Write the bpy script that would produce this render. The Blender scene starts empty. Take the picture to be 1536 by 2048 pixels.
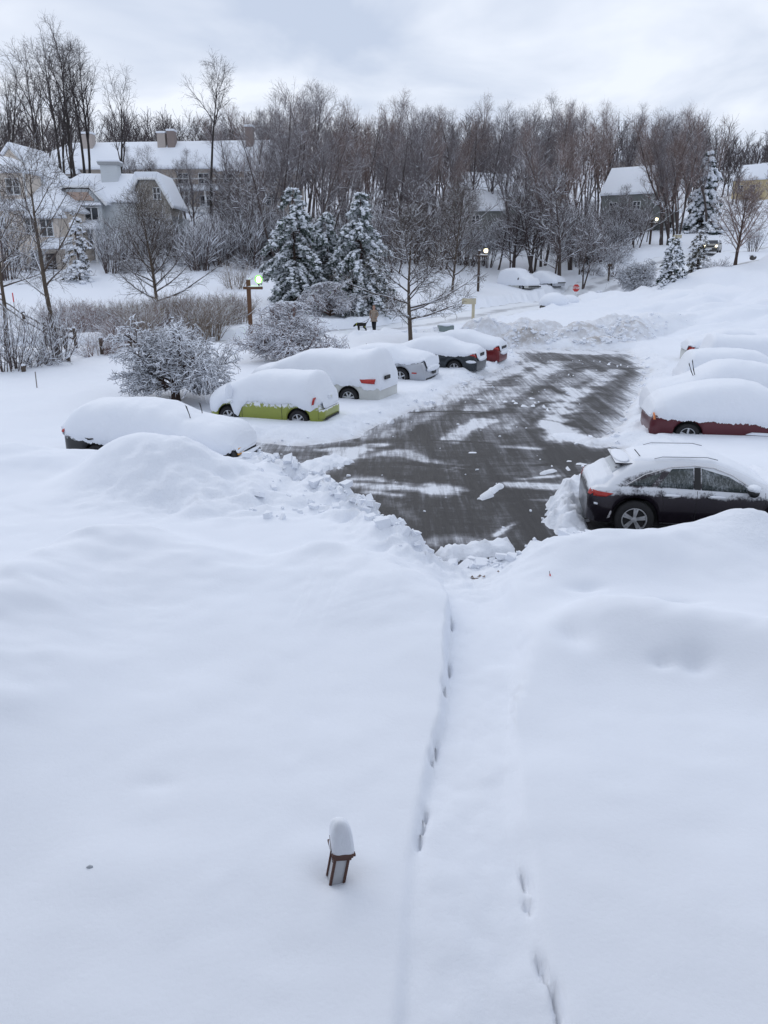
import bpy, math, random
import numpy as np
from mathutils import Vector, Matrix
R = math.radians
scene = bpy.context.scene
COL = scene.collection

# ---------------------------------------------------------------- camera, sky, sun, exposure
PITCH, FPX, CAMZ = R(18.1), 1540.0, 4.7
cam_d = bpy.data.cameras.new('camera')
cam = bpy.data.objects.new('camera', cam_d); COL.objects.link(cam)
cam.location = (0, 0, CAMZ); cam.rotation_euler = (R(90) - PITCH, 0, 0)
cam_d.sensor_fit = 'VERTICAL'; cam_d.sensor_height = 24.0; cam_d.lens = 24.0 * FPX / 2048.0
cam_d.clip_end = 3000; cam_d.clip_start = 0.05
scene.camera = cam

w = bpy.data.worlds.new("World"); scene.world = w; w.use_nodes = True
nt = w.node_tree; nt.nodes.clear()
out = nt.nodes.new('ShaderNodeOutputWorld'); bg = nt.nodes.new('ShaderNodeBackground')
sky = nt.nodes.new('ShaderNodeTexSky'); sky.sky_type = 'NISHITA'; sky.sun_disc = False
sky.sun_elevation = R(35); sky.sun_rotation = R(-25)
tc = nt.nodes.new('ShaderNodeTexCoord')
sep = nt.nodes.new('ShaderNodeSeparateXYZ'); nt.links.new(tc.outputs['Generated'], sep.inputs[0])
def wmath(op, a, b=None, c=None):
    n = nt.nodes.new('ShaderNodeMath'); n.operation = op
    for i, v in enumerate((a, b, c)):
        if v is None: continue
        if isinstance(v, (int, float)): n.inputs[i].default_value = v
        else: nt.links.new(v, n.inputs[i])
    return n.outputs[0]
den = wmath('ADD', wmath('ABSOLUTE', sep.outputs[2]), 0.22)       # flat cloud deck seen in perspective
cmb = nt.nodes.new('ShaderNodeCombineXYZ')
nt.links.new(wmath('DIVIDE', sep.outputs[0], den), cmb.inputs[0])
nt.links.new(wmath('DIVIDE', sep.outputs[1], den), cmb.inputs[1])
cmb.inputs[2].default_value = 3.1
nz = nt.nodes.new('ShaderNodeTexNoise'); nz.inputs['Scale'].default_value = 1.5
nz.inputs['Detail'].default_value = 5; nz.inputs['Roughness'].default_value = 0.5; nz.inputs['Distortion'].default_value = 0.4
nt.links.new(cmb.outputs[0], nz.inputs['Vector'])
rmp = nt.nodes.new('ShaderNodeValToRGB'); nt.links.new(nz.outputs['Fac'], rmp.inputs[0])
rmp.color_ramp.elements[0].position = 0.36; rmp.color_ramp.elements[0].color = (0.50, 0.572, 0.71, 1)
rmp.color_ramp.elements[1].position = 0.62; rmp.color_ramp.elements[1].color = (0.79, 0.838, 0.93, 1)
vs = nt.nodes.new('ShaderNodeVectorMath'); vs.operation = 'SCALE'; nt.links.new(rmp.outputs[0], vs.inputs[0]); vs.inputs['Scale'].default_value = 9.0
mx = nt.nodes.new('ShaderNodeMix'); mx.data_type = 'RGBA'; mx.inputs['Factor'].default_value = 0.97   # overcast: cloud hides nearly all the blue
nt.links.new(sky.outputs[0], mx.inputs['A']); nt.links.new(vs.outputs[0], mx.inputs['B'])
nt.links.new(mx.outputs['Result'], bg.inputs[0]); bg.inputs[1].default_value = 0.1
nt.links.new(bg.outputs[0], out.inputs[0])

sun_d = bpy.data.lights.new('sun', 'SUN'); sun_d.energy = 0.55; sun_d.angle = R(50); sun_d.color = (1.0, 0.96, 0.92)
sun = bpy.data.objects.new('sun', sun_d); COL.objects.link(sun)
sun.rotation_euler = Vector((math.sin(R(-25)) * math.cos(R(35)), math.cos(R(-25)) * math.cos(R(35)), math.sin(R(35)))).to_track_quat('Z', 'Y').to_euler()
vs_ = scene.view_settings; vs_.view_transform = 'Standard'; vs_.look = 'None'; vs_.gamma = 1; vs_.exposure = 0.34
scene.cycles.max_bounces = 6; scene.cycles.diffuse_bounces = 3

# ---------------------------------------------------------------- helpers
rng = np.random.default_rng(7)
SN, CS = math.sin(PITCH), math.cos(PITCH)
def _ray(px, py):
    a, b = (px - 768) / FPX, (py - 1024) / FPX
    return a, CS - b * SN, -SN - b * CS
def on_z(px, py, z=0.0):                       # a place read off the photograph, on the level z
    d = _ray(px, py); t = (z - CAMZ) / d[2]; return (d[0] * t, d[1] * t, z)
def at_y(px, py, Y):                           # the same, at the distance Y
    d = _ray(px, py); t = Y / d[1]; return (d[0] * t, Y, CAMZ + d[2] * t)

def mesh_np(name, V, Q=None, T=None, smooth=False, mats=(), mat_idx=None):
    me = bpy.data.meshes.new(name)
    V = np.asarray(V, dtype=np.float32).reshape(-1, 3)
    nq = 0 if Q is None else len(Q); ntr = 0 if T is None else len(T)
    me.vertices.add(len(V)); me.vertices.foreach_set('co', V.ravel())
    li = []
    if nq: li.append(np.asarray(Q, dtype=np.int32).ravel())
    if ntr: li.append(np.asarray(T, dtype=np.int32).ravel())
    li = np.concatenate(li) if li else np.zeros(0, np.int32)
    me.loops.add(len(li)); me.loops.foreach_set('vertex_index', li)
    me.polygons.add(nq + ntr)
    st = np.concatenate([np.arange(nq) * 4, nq * 4 + np.arange(ntr) * 3]).astype(np.int32)
    me.polygons.foreach_set('loop_start', st)
    me.polygons.foreach_set('use_smooth', np.full(nq + ntr, smooth))
    for m in mats: me.materials.append(m)
    if mat_idx is not None: me.polygons.foreach_set('material_index', np.asarray(mat_idx, dtype=np.int32))
    me.update(calc_edges=True)
    return me
def obj(name, me, parent=None, loc=(0, 0, 0)):
    o = bpy.data.objects.new(name, me); COL.objects.link(o); o.location = loc
    if parent is not None: o.parent = parent
    return o
def tag(o, label, cat, group=None):
    o['label'] = label; o['category'] = cat
    if group: o['group'] = group
    return o
def thing(name, label, cat, loc=(0, 0, 0), rz=0.0, group=None, s=1.0):
    o = bpy.data.objects.new(name, None); COL.objects.link(o)
    o.empty_display_size = 0.2
    o.location = loc; o.rotation_euler = (0, 0, rz); o.scale = (s, s, s)
    return tag(o, label, cat, group)
def dup(root, loc, rz, label, s=1.0, group=None, sz=None):
    r = root.copy(); COL.objects.link(r); r.location = loc; r.rotation_euler = (0, 0, rz); r.scale = (s, s, s * (sz or 1))
    r['label'] = label
    if group: r['group'] = group
    for ch in list(root.children):
        c = ch.copy(); COL.objects.link(c); c.parent = r
        for g in list(ch.children):
            d = g.copy(); COL.objects.link(d); d.parent = c
    return r

class MB:                                       # collects polygons, links them as one mesh object
    def __init__(s): s.v = []; s.f = []
    def add(s, vs, fs):
        b = len(s.v); s.v += [tuple(v) for v in vs]; s.f += [tuple(i + b for i in f) for f in fs]; return s
    def box(s, c, d, rz=0.0, taper=1.0, rx=0.0, ry=0.0):
        m = Matrix.Translation(c) @ Matrix.Rotation(rz, 4, 'Z') @ Matrix.Rotation(ry, 4, 'Y') @ Matrix.Rotation(rx, 4, 'X')
        hx, hy, hz = d[0] / 2, d[1] / 2, d[2] / 2
        vs = [m @ Vector((x * hx * (taper if z > 0 else 1), y * hy * (taper if z > 0 else 1), z * hz)) for z in (-1, 1) for y in (-1, 1) for x in (-1, 1)]
        return s.add(vs, [(0, 2, 3, 1), (4, 5, 7, 6), (0, 1, 5, 4), (2, 6, 7, 3), (0, 4, 6, 2), (1, 3, 7, 5)])
    def bar(s, pts, r, n=8, cap=True):
        P = [Vector(p) for p in pts]; rr = r if isinstance(r, (list, tuple)) else [r] * len(P)
        vs = []; k = len(P)
        for i, p in enumerate(P):
            t = (P[min(i + 1, k - 1)] - P[max(i - 1, 0)]).normalized()
            a = t.cross(Vector((0, 0, 1)))
            if a.length < 1e-3: a = t.cross(Vector((0, 1, 0)))
            a.normalize(); b = a.cross(t)
            vs += [p + a * math.cos(2 * math.pi * j / n) * rr[i] + b * math.sin(2 * math.pi * j / n) * rr[i] for j in range(n)]
        fs = [(i * n + j, i * n + (j + 1) % n, (i + 1) * n + (j + 1) % n, (i + 1) * n + j) for i in range(k - 1) for j in range(n)]
        if cap: fs += [tuple(range(n))[::-1], tuple((k - 1) * n + j for j in range(n))]
        return s.add(vs, fs)
    def lathe(s, prof, n=16, c=(0, 0, 0), axis='Z'):
        vs = []
        for r, z in prof:
            for j in range(n):
                a = 2 * math.pi * j / n
                p = (r * math.cos(a), r * math.sin(a), z)
                if axis == 'Y': p = (p[0], p[2], p[1])
                vs.append((p[0] + c[0], p[1] + c[1], p[2] + c[2]))
        k = len(prof)
        return s.add(vs, [(i * n + j, i * n + (j + 1) % n, (i + 1) * n + (j + 1) % n, (i + 1) * n + j) for i in range(k - 1) for j in range(n)])
    def poly(s, pts): return s.add(pts, [tuple(range(len(pts)))])
    def prism(s, pts, d):                       # polygon pts extruded by vector d
        k = len(pts); d = Vector(d); vs = [Vector(p) for p in pts] + [Vector(p) + d for p in pts]
        return s.add(vs, [tuple(range(k))[::-1], tuple(range(k, 2 * k))] + [(i, (i + 1) % k, k + (i + 1) % k, k + i) for i in range(k)])
    def blob(s, c, r, n=10, m=7, seed=0, rough=0.12, flat=None):   # lumpy ellipsoid
        rs = np.random.default_rng(seed); vs = []
        ph = rs.uniform(0, 6.28, 6)
        for i in range(m + 1):
            th = math.pi * i / m
            for j in range(n):
                a = 2 * math.pi * j / n
                k = 1 + rough * (math.sin(2 * a + ph[0] + 2 * th) + math.sin(3 * a + ph[1]) * math.sin(2 * th + ph[2])) * math.sin(th)
                vs.append((c[0] + r[0] * k * math.sin(th) * math.cos(a), c[1] + r[1] * k * math.sin(th) * math.sin(a), c[2] + r[2] * k * math.cos(th)))
        return s.add(vs, [(i * n + j, (i + 1) * n + j, (i + 1) * n + (j + 1) % n, i * n + (j + 1) % n) for i in range(m) for j in range(n)])
    def build(s, name, mat, parent=None, smooth=False, bevel=0.0, loc=(0, 0, 0)):
        me = bpy.data.meshes.new(name); me.from_pydata(s.v, [], s.f); me.materials.append(mat); me.update()
        if smooth: me.polygons.foreach_set('use_smooth', np.ones(len(me.polygons), bool))
        o = obj(name, me, parent, loc)
        if bevel:
            b = o.modifiers.new('bevel', 'BEVEL'); b.width = bevel; b.segments = 2; b.limit_method = 'ANGLE'
        return o

# value noise on arrays
_tab = np.random.default_rng(11).random((256, 256)).astype(np.float32)
def vn(x, y, s=0):
    x = np.asarray(x, float) + 37.3 * s; y = np.asarray(y, float) + 91.7 * s
    xi = np.floor(x).astype(int); yi = np.floor(y).astype(int); fx = x - xi; fy = y - yi
    fx = fx * fx * fx * (fx * (fx * 6 - 15) + 10); fy = fy * fy * fy * (fy * (fy * 6 - 15) + 10)
    a = _tab[xi & 255, yi & 255]; b = _tab[(xi + 1) & 255, yi & 255]; c = _tab[xi & 255, (yi + 1) & 255]; d = _tab[(xi + 1) & 255, (yi + 1) & 255]
    return (a * (1 - fx) + b * fx) * (1 - fy) + (c * (1 - fx) + d * fx) * fy - 0.5
def fbm(x, y, s=0, o=4, g=0.5):
    r = 0; a = 1.0; f = 1.0
    for i in range(o):
        r = r + a * vn(x * f, y * f, s + i * 3); a *= g; f *= 2.03
    return r
def sstep(a, b, x):
    t = np.clip((x - a) / (b - a), 0, 1); return t * t * (3 - 2 * t)

# ---------------------------------------------------------------- materials
def mat(name):
    m = bpy.data.materials.new(name); m.use_nodes = True
    return m, m.node_tree, m.node_tree.nodes['Principled BSDF']
class NB:                                        # small node builder
    def __init__(s, t): s.t = t
    def n(s, typ, **kw):
        n = s.t.nodes.new(typ)
        for k, v in kw.items(): setattr(n, k, v)
        return n
    def set(s, sock, v):
        if isinstance(v, bpy.types.NodeSocket): s.t.links.new(v, sock)
        elif isinstance(v, (tuple, list)) and sock.type == 'RGBA': sock.default_value = (*v[:3], 1)
        else: sock.default_value = v
    def math(s, op, a, b=0.0, clamp=False):
        n = s.n('ShaderNodeMath', operation=op); n.use_clamp = clamp; s.set(n.inputs[0], a); s.set(n.inputs[1], b); return n.outputs[0]
    def mix(s, f, a, b):
        n = s.n('ShaderNodeMix', data_type='RGBA'); s.set(n.inputs['Factor'], f); s.set(n.inputs['A'], a); s.set(n.inputs['B'], b); return n.outputs['Result']
    def step(s, x, lo, hi):
        n = s.n('ShaderNodeMapRange', interpolation_type='SMOOTHSTEP'); s.set(n.inputs[0], x); s.set(n.inputs[1], lo); s.set(n.inputs[2], hi); return n.outputs[0]
    def coord(s, which='Object', scale=(1, 1, 1), rot=(0, 0, 0)):
        c = s.n('ShaderNodeTexCoord'); m = s.n('ShaderNodeMapping'); s.t.links.new(c.outputs[which], m.inputs[0])
        m.inputs['Scale'].default_value = scale; m.inputs['Rotation'].default_value = rot; return m.outputs[0]
    def noise(s, vec, scale, detail=4, rough=0.55, dist=0.0):
        n = s.n('ShaderNodeTexNoise'); s.set(n.inputs['Vector'], vec); n.inputs['Scale'].default_value = scale
        n.inputs['Detail'].default_value = detail; n.inputs['Roughness'].default_value = rough; n.inputs['Distortion'].default_value = dist; return n.outputs['Fac']
    def normal_z(s):
        g = s.n('ShaderNodeNewGeometry'); x = s.n('ShaderNodeSeparateXYZ'); s.t.links.new(g.outputs['Normal'], x.inputs[0]); return x.outputs[2]
    def sepxyz(s, v):
        x = s.n('ShaderNodeSeparateXYZ'); s.set(x.inputs[0], v); return x.outputs
    def bump(s, h, strength, dist):
        n = s.n('ShaderNodeBump'); s.set(n.inputs['Height'], h); n.inputs['Strength'].default_value = strength; n.inputs['Distance'].default_value = dist; return n.outputs[0]
SNOW = (0.80, 0.83, 0.885)

def snow_ground():
    m, t, b = mat('snow ground'); k = NB(t)
    v = k.coord('Object')
    a = k.n('ShaderNodeAttribute', attribute_name='dirt'); ch = k.n('ShaderNodeAttribute', attribute_name='churn')
    n1 = k.noise(v, 2.2, 6, 0.65); n2 = k.noise(v, 9.0, 5, 0.6)
    d = k.math('MULTIPLY', a.outputs['Fac'], k.step(n1, 0.30, 0.62))
    dc = k.mix(n2, (0.30, 0.275, 0.26), (0.55, 0.53, 0.52))
    tint = k.mix(k.noise(v, 0.25, 2), (0.775, 0.815, 0.885), (0.82, 0.845, 0.90))
    k.set(b.inputs['Base Color'], k.mix(d, tint, dc)); b.inputs['Roughness'].default_value = 0.75
    b.inputs['Specular IOR Level'].default_value = 0.18
    fine = k.math('ADD', k.math('MULTIPLY', k.noise(v, 22, 5, 0.6), 0.12), k.math('MULTIPLY', k.math('MULTIPLY', k.noise(v, 7, 5, 0.65), ch.outputs['Fac']), 1.6))
    k.set(b.inputs['Normal'], k.bump(fine, 0.5, 0.05)); return m
def snow_clean(name='settled snow', bump=0.3):
    m, t, b = mat(name); k = NB(t); v = k.coord('Object')
    k.set(b.inputs['Base Color'], k.mix(k.noise(v, 1.5, 3), (0.785, 0.82, 0.885), (0.825, 0.85, 0.90)))
    b.inputs['Roughness'].default_value = 0.75; b.inputs['Specular IOR Level'].default_value = 0.15
    k.set(b.inputs['Normal'], k.bump(k.noise(v, 12, 4), bump, 0.03)); return m
def bark(name, c0, c1, lo, hi, nscale=1.2, amount=0.35):   # bark with snow lying on upward faces
    m, t, b = mat(name); k = NB(t); v = k.coord('Object')
    n = k.noise(v, nscale, 3, 0.6)
    base = k.mix(k.noise(v, 6.0, 3), c0, c1)
    up = k.math('ADD', k.normal_z(), k.math('MULTIPLY', k.math('SUBTRACT', n, 0.5), amount * 2))
    k.set(b.inputs['Base Color'], k.mix(k.step(up, lo, hi), base, SNOW)); b.inputs['Roughness'].default_value = 0.85
    b.inputs['Specular IOR Level'].default_value = 0.15; return m
def plain(name, c, rough=0.6, metal=0.0, var=0.12, scale=6.0, spec=0.4, snowup=None):
    m, t, b = mat(name); k = NB(t); v = k.coord('Object')
    col = k.mix(k.noise(v, scale, 4), tuple(x * (1 - var) for x in c), tuple(min(1, x * (1 + var)) for x in c))
    if snowup is not None:
        col = k.mix(k.step(k.math('ADD', k.normal_z(), k.math('MULTIPLY', k.noise(v, 5, 4), 0.5)), snowup, snowup + 0.15), col, SNOW)
    k.set(b.inputs['Base Color'], col); b.inputs['Roughness'].default_value = rough; b.inputs['Metallic'].default_value = metal
    b.inputs['Specular IOR Level'].default_value = spec; return m
def glow(name, c, st):
    m, t, b = mat(name); b.inputs['Base Color'].default_value = (*c, 1); b.inputs['Emission Color'].default_value = (*c, 1)
    b.inputs['Emission Strength'].default_value = st; return m
def siding(name, c, pitch=0.16):
    m, t, b = mat(name); k = NB(t); v = k.coord('Object')
    z = k.sepxyz(v)[2]; fr = k.math('FRACT', k.math('DIVIDE', z, pitch))
    col = k.mix(k.noise(v, 0.8, 3), tuple(x * 0.9 for x in c), c)
    k.set(b.inputs['Base Color'], col)
    k.set(b.inputs['Normal'], k.bump(fr, 0.6, 0.03)); b.inputs['Roughness'].default_value = 0.7; return m
def glass_mat(name, c=(0.03, 0.035, 0.045), frost=0.0):
    m, t, b = mat(name); k = NB(t); v = k.coord('Object')
    n = k.noise(k.coord('Object', (1, 1, 0.16)), 30, 6, 0.7); n2 = k.noise(v, 46, 5, .75); n3 = k.noise(v, 3.0, 3)
    f = k.math('ADD', k.math('ADD', k.math('MULTIPLY', n, .5), k.math('MULTIPLY', n2, .35)), k.math('MULTIPLY', n3, .4))
    fr = k.math('MULTIPLY', k.step(f, .62 - frost, .92 - frost), .55 + frost * .6)
    k.set(b.inputs['Base Color'], k.mix(fr, c, (0.62, 0.67, 0.73))); k.set(b.inputs['Roughness'], k.math('ADD', k.math('MULTIPLY', fr, 0.6), 0.10))
    return m
M_SNOWG = snow_ground(); M_SNOW = snow_clean()
# ---------------------------------------------------------------- the lie of the land
_ctl = [(x, y, 0.0) for x, y in ((-14, 6), (0, 0), (14, 6), (-20, 16), (-9, 14), (0, 14), (8, 14), (20, 14), (-10, 22), (0, 22), (8, 22), (22, 22), (-6, 31),
         (4, 31), (14, 31), (-2, 40), (6, 42), (15, 42), (0, 50), (-8, 50), (10, 52))]
_ctl += [(-16, 36, .25), (-26, 36, .3), (-40, 34, .4), (26, 34, .5), (34, 40, 1.0), (20, 50, .6), (33, 55, 1.6)]
def _cd(px, py, depth, dz=0.0):
    a, b = (px - 768) / FPX, (py - 1024) / FPX
    _ctl.append((a * depth, depth * (CS - b * SN), CAMZ + depth * (-SN - b * CS) - dz))
for c in ((500, 668, 46, .45), (720, 630, 58, .5), (590, 600, 60, .5), (318, 640, 56, .45), (150, 610, 56, .5), (60, 560, 68, .4), (150, 545, 76, .3), (300, 545, 76, .3),
          (430, 560, 72, .3), (940, 630, 58, .4), (955, 582, 76, .4), (1037, 560, 92, .3), (1150, 600, 80, .4), (1117, 560, 88, .3),
          (1275, 585, 80, .3), (1420, 505, 101, .1), (1310, 500, 100, .2), (1225, 530, 95, .2), (1400, 545, 72, .3), (1530, 505, 74, .3),
          (1470, 530, 78, .3), (1340, 575, 72, .3), (1345, 480, 115, .2), (700, 560, 78, .3), (850, 545, 85, .3), (530, 500, 90, 0), (400, 500, 92, 0),
          (700, 500, 105, 0), (900, 500, 105, 0), (1100, 480, 120, 0), (1250, 440, 150, 0), (1000, 440, 150, 0), (800, 440, 150, 0), (600, 440, 140, 0),
          (300, 412, 130, 0), (100, 420, 130, 0), (450, 412, 130, 0), (-200, 420, 130, 0), (-150, 540, 80, 0), (-250, 600, 60, .4), (1500, 390, 200, 0),
          (1700, 460, 110, 0), (1700, 395, 200, 0), (1400, 400, 190, 0), (1200, 370, 230, 0), (900, 370, 230, 0), (500, 370, 230, 0), (100, 350, 230, 0),
          (-300, 360, 230, 0), (1500, 312, 330, 0), (1800, 312, 330, 0), (1000, 318, 330, 0), (400, 320, 330, 0), (-200, 320, 330, 0), (1700, 570, 70, 0)):
    _cd(*c)
_C = np.array(_ctl)
def _U(r2): return 0.5 * r2 * np.log(r2 + 1e-6)
_S = 50.0
_n = len(_C); _A = np.zeros((_n + 3, _n + 3)); _xy = _C[:, :2] / _S
_A[:_n, :_n] = _U(((_xy[:, None] - _xy[None]) ** 2).sum(-1)) + 0.004 * np.eye(_n)
_A[:_n, _n:] = np.c_[np.ones(_n), _xy]; _A[_n:, :_n] = _A[:_n, _n:].T
_wt = np.linalg.solve(_A, np.r_[_C[:, 2], 0, 0, 0])
def ground(x, y):
    x = np.asarray(x, float); y = np.asarray(y, float); sh = x.shape
    p = np.c_[x.ravel(), y.ravel()] / _S; z = np.empty(len(p))
    for i in range(0, len(p), 60000):
        q = p[i:i + 60000]
        z[i:i + 60000] = _U(((q[:, None] - _xy[None]) ** 2).sum(-1)) @ _wt[:_n] + _wt[_n] + q @ _wt[_n + 1:]
    z = z.reshape(sh)
    flat = sstep(1.10, 0.90, np.sqrt(((x - 2) / 22) ** 2 + ((y - 22) / 32) ** 2))       # the lot is level
    return z * (1 - flat)
def gz(x, y): return float(ground(np.array([x]), np.array([y]))[0])

def seg_dist(x, y, pl):                         # distance to a polyline and position along it (0..1)
    best = np.full(x.shape, 1e9); par = np.zeros(x.shape); L = [0]
    for a, b in zip(pl[:-1], pl[1:]): L.append(L[-1] + math.hypot(b[0] - a[0], b[1] - a[1]))
    for i, (a, b) in enumerate(zip(pl[:-1], pl[1:])):
        dx, dy = b[0] - a[0], b[1] - a[1]; l2 = dx * dx + dy * dy + 1e-9
        t = np.clip(((x - a[0]) * dx + (y - a[1]) * dy) / l2, 0, 1)
        d = np.hypot(x - a[0] - t * dx, y - a[1] - t * dy)
        k = d < best; best = np.where(k, d, best); par = np.where(k, (L[i] + t * (L[i + 1] - L[i])) / L[-1], par)
    return best, par
def poly_sd(x, y, pg):                          # signed distance, positive inside
    d, _ = seg_dist(x, y, pg + [pg[0]]); ins = np.zeros(x.shape, bool)
    for (x0, y0), (x1, y1) in zip(pg, pg[1:] + [pg[0]]):
        c = ((y0 > y) != (y1 > y)) & (x < (x1 - x0) * (y - y0) / (y1 - y0 + 1e-12) + x0); ins ^= c
    return np.where(ins, d, -d)

LOT = [(0.75, 11.6), (1.6, 11.5), (2.6, 11.5), (3.4, 11.9), (9.5, 11.2), (9.6, 14.6), (4.6, 15.3), (4.5, 16.2), (5.0, 17.6), (6.6, 18.6), (6.6, 19.9), (5.7, 20.3), (6.6, 21.6), (7.7, 24.3), (9.4, 28.5), (11.6, 34.0),
       (12.4, 37.5), (13.4, 42.6), (6.5, 44.2), (6.9, 41.0), (6.7, 38.6), (5.4, 35.7), (3.2, 31.0), (1.6, 27.0), (0.2, 23.7), (-0.8, 21.1), (-2.2, 20.2), (-3.6, 20.4), (-3.2, 19.3),
       (-2.3, 18.3), (-2.2, 16.6), (-1.0, 15.2), (-0.2, 13.9)]
ROAD = [(-30, 36.5), (-14, 41.5), (-6, 47.5), (0, 54.0), (7, 61), (13, 70), (18, 80), (24, 90), (33, 98), (43, 104), (60, 112), (90, 122)]
ROAD2 = [(18, 80), (32, 78), (48, 82)]
PL = [on_z(*p, .45)[:2] for p in ((880, 1150), (902, 1225), (900, 1290), (893, 1390), (872, 1490), (858, 1580), (848, 1660), (836, 1720), (826, 1850), (812, 2060))]
PR = [on_z(*p, .42)[:2] for p in ((1010, 1180), (1045, 1300), (1028, 1400), (1018, 1520), (1028, 1640), (1048, 1720), (1058, 1830), (1078, 1930), (1108, 2010), (1125, 2070))]
PL_Y = [p[1] for p in PL][::-1]; PL_X = [p[0] for p in PL][::-1]; PR_Y = [p[1] for p in PR][::-1]; PR_X = [p[0] for p in PR][::-1]
def pz(pts, z): return [on_z(a, b, z)[:2] for a, b in pts]
# ridges: crest polyline, height above the ground, half width towards / away from the house
RIDGES = [
    (pz([(1010, 1100), (1060, 1078), (1150, 1064), (1300, 1060), (1420, 1048), (1500, 1024), (1640, 1005)], .95), [.70, .90, .98, .98, 1.02, 1.16, 1.25], .62, .55),
    (pz([(1145, 1200), (1190, 1186), (1250, 1183), (1340, 1200), (1420, 1200), (1580, 1235)], .95), [.80, 1.0, 1.06, .96, .96, .95], .62, .38),
    (pz([(-250, 1330), (-80, 1205), (60, 1110), (190, 1060), (300, 1052), (420, 1080), (520, 1105)], 1.0), [1.12, 1.12, 1.12, 1.08, 1.04, .90, .72], 1.5, .5),
    (pz([(520, 1120), (650, 1088), (760, 1110), (850, 1160), (880, 1210)], .85), [.68, .90, .92, .84, .70], 1.2, .45),
    (pz([(440, 975), (560, 985), (660, 1018), (740, 1055), (820, 1078), (868, 1110)], .55), [.52, .55, .55, .58, .74, .5], .55, .42),
    (pz([(-200, 905), (-40, 890), (80, 886), (175, 888), (235, 900)], .9), [.90, .92, .90, .86, .7], 1.6, .45),
    (pz([(300, 1010), (450, 1015), (600, 1040)], .6), [.62, .66, .6], .9, .7),
]
# piles the plough left at the far end of the lot: x, y, radius x, radius y, height, dirt
PILES = [(5.7, 46.2, 1.6, 1.3, 1.45, .5), (8.2, 45.0, 2.2, 1.0, 1.0, 1.1), (8.6, 46.8, 3.0, 1.6, 1.35, .5), (11.6, 45.6, 2.5, 1.3, 1.2, .8), (12.4, 44.0, 1.9, .75, .75, 1.1),
         (14.2, 45.6, 1.5, 1.5, 1.4, .7), (14.0, 47.6, 3.0, 1.8, 1.5, .35), (17.0, 49.5, 2.5, 2.5, 1.3, .1), (3.0, 48.5, 2.2, 1.0, .7, .25)]
# thin slush left on the asphalt: polyline, half width, height
SLUSH = [(pz([(540, 968), (600, 945), (660, 925)], 0), .50, .14), (pz([(1250, 876), (1190, 886), (1130, 872)], 0), .38, .10),
         (pz([(1130, 1055), (1140, 1000), (1165, 975)], 0), .38, .30), (pz([(905, 1112), (960, 1105), (990, 1100)], 0), .30, .18), (pz([(965, 998), (1000, 972)], 0), .12, .07),
         (pz([(1085, 948), (1105, 942)], 0), .10, .08)]
# thin slush lying flat on the asphalt: polyline, half width, strength
FILM = [(pz([(545, 965), (620, 940), (715, 900)], 0), .55, 1.0), (pz([(735, 965), (800, 975), (890, 985)], 0), .50, 1.0), (pz([(740, 985), (800, 990)], 0), .25, .9), (pz([(1020, 968), (1120, 974)], 0), .34, 1.0),
        (pz([(1245, 878), (1190, 888), (1130, 872), (1108, 845), (1125, 815), (1150, 780)], 0), .65, 1.0), (pz([(880, 882), (930, 862), (975, 842)], 0), .45, .75),
        (pz([(1250, 700), (1295, 725), (1300, 745)], 0), .8, .9), (pz([(1000, 700), (1260, 706)], 0), 1.5, .9), (pz([(840, 818), (930, 778), (1020, 742), (1060, 726)], 0), .7, .8),
        (pz([(760, 870), (850, 835), (960, 770)], 0), .5, .55), (pz([(975, 815), (1080, 750), (1120, 725)], 0), .9, .6), (pz([(1000, 860), (1080, 800), (1190, 740)], 0), .7, .5),
        (pz([(1010, 893), (1080, 898)], 0), .3, .7), (pz([(690, 915), (800, 905), (900, 935)], 0), .35, .6), (pz([(1150, 790), (1230, 740)], 0), .6, .6), (pz([(640, 900), (720, 895), (760, 890)], 0), .3, .8),
        (pz([(520, 890), (600, 900)], 0), .4, .5), (pz([(870, 1085), (900, 1075), (960, 1085)], 0), .3, .6), (pz([(1050, 1000), (1120, 1000)], 0), .12, .7), (pz([(1040, 958), (1140, 950)], 0), .18, .8), (pz([(990, 1072), (1030, 1045)], 0), .09, .9), (pz([(780, 1000), (830, 1040)], 0), .3, .4)]
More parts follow.
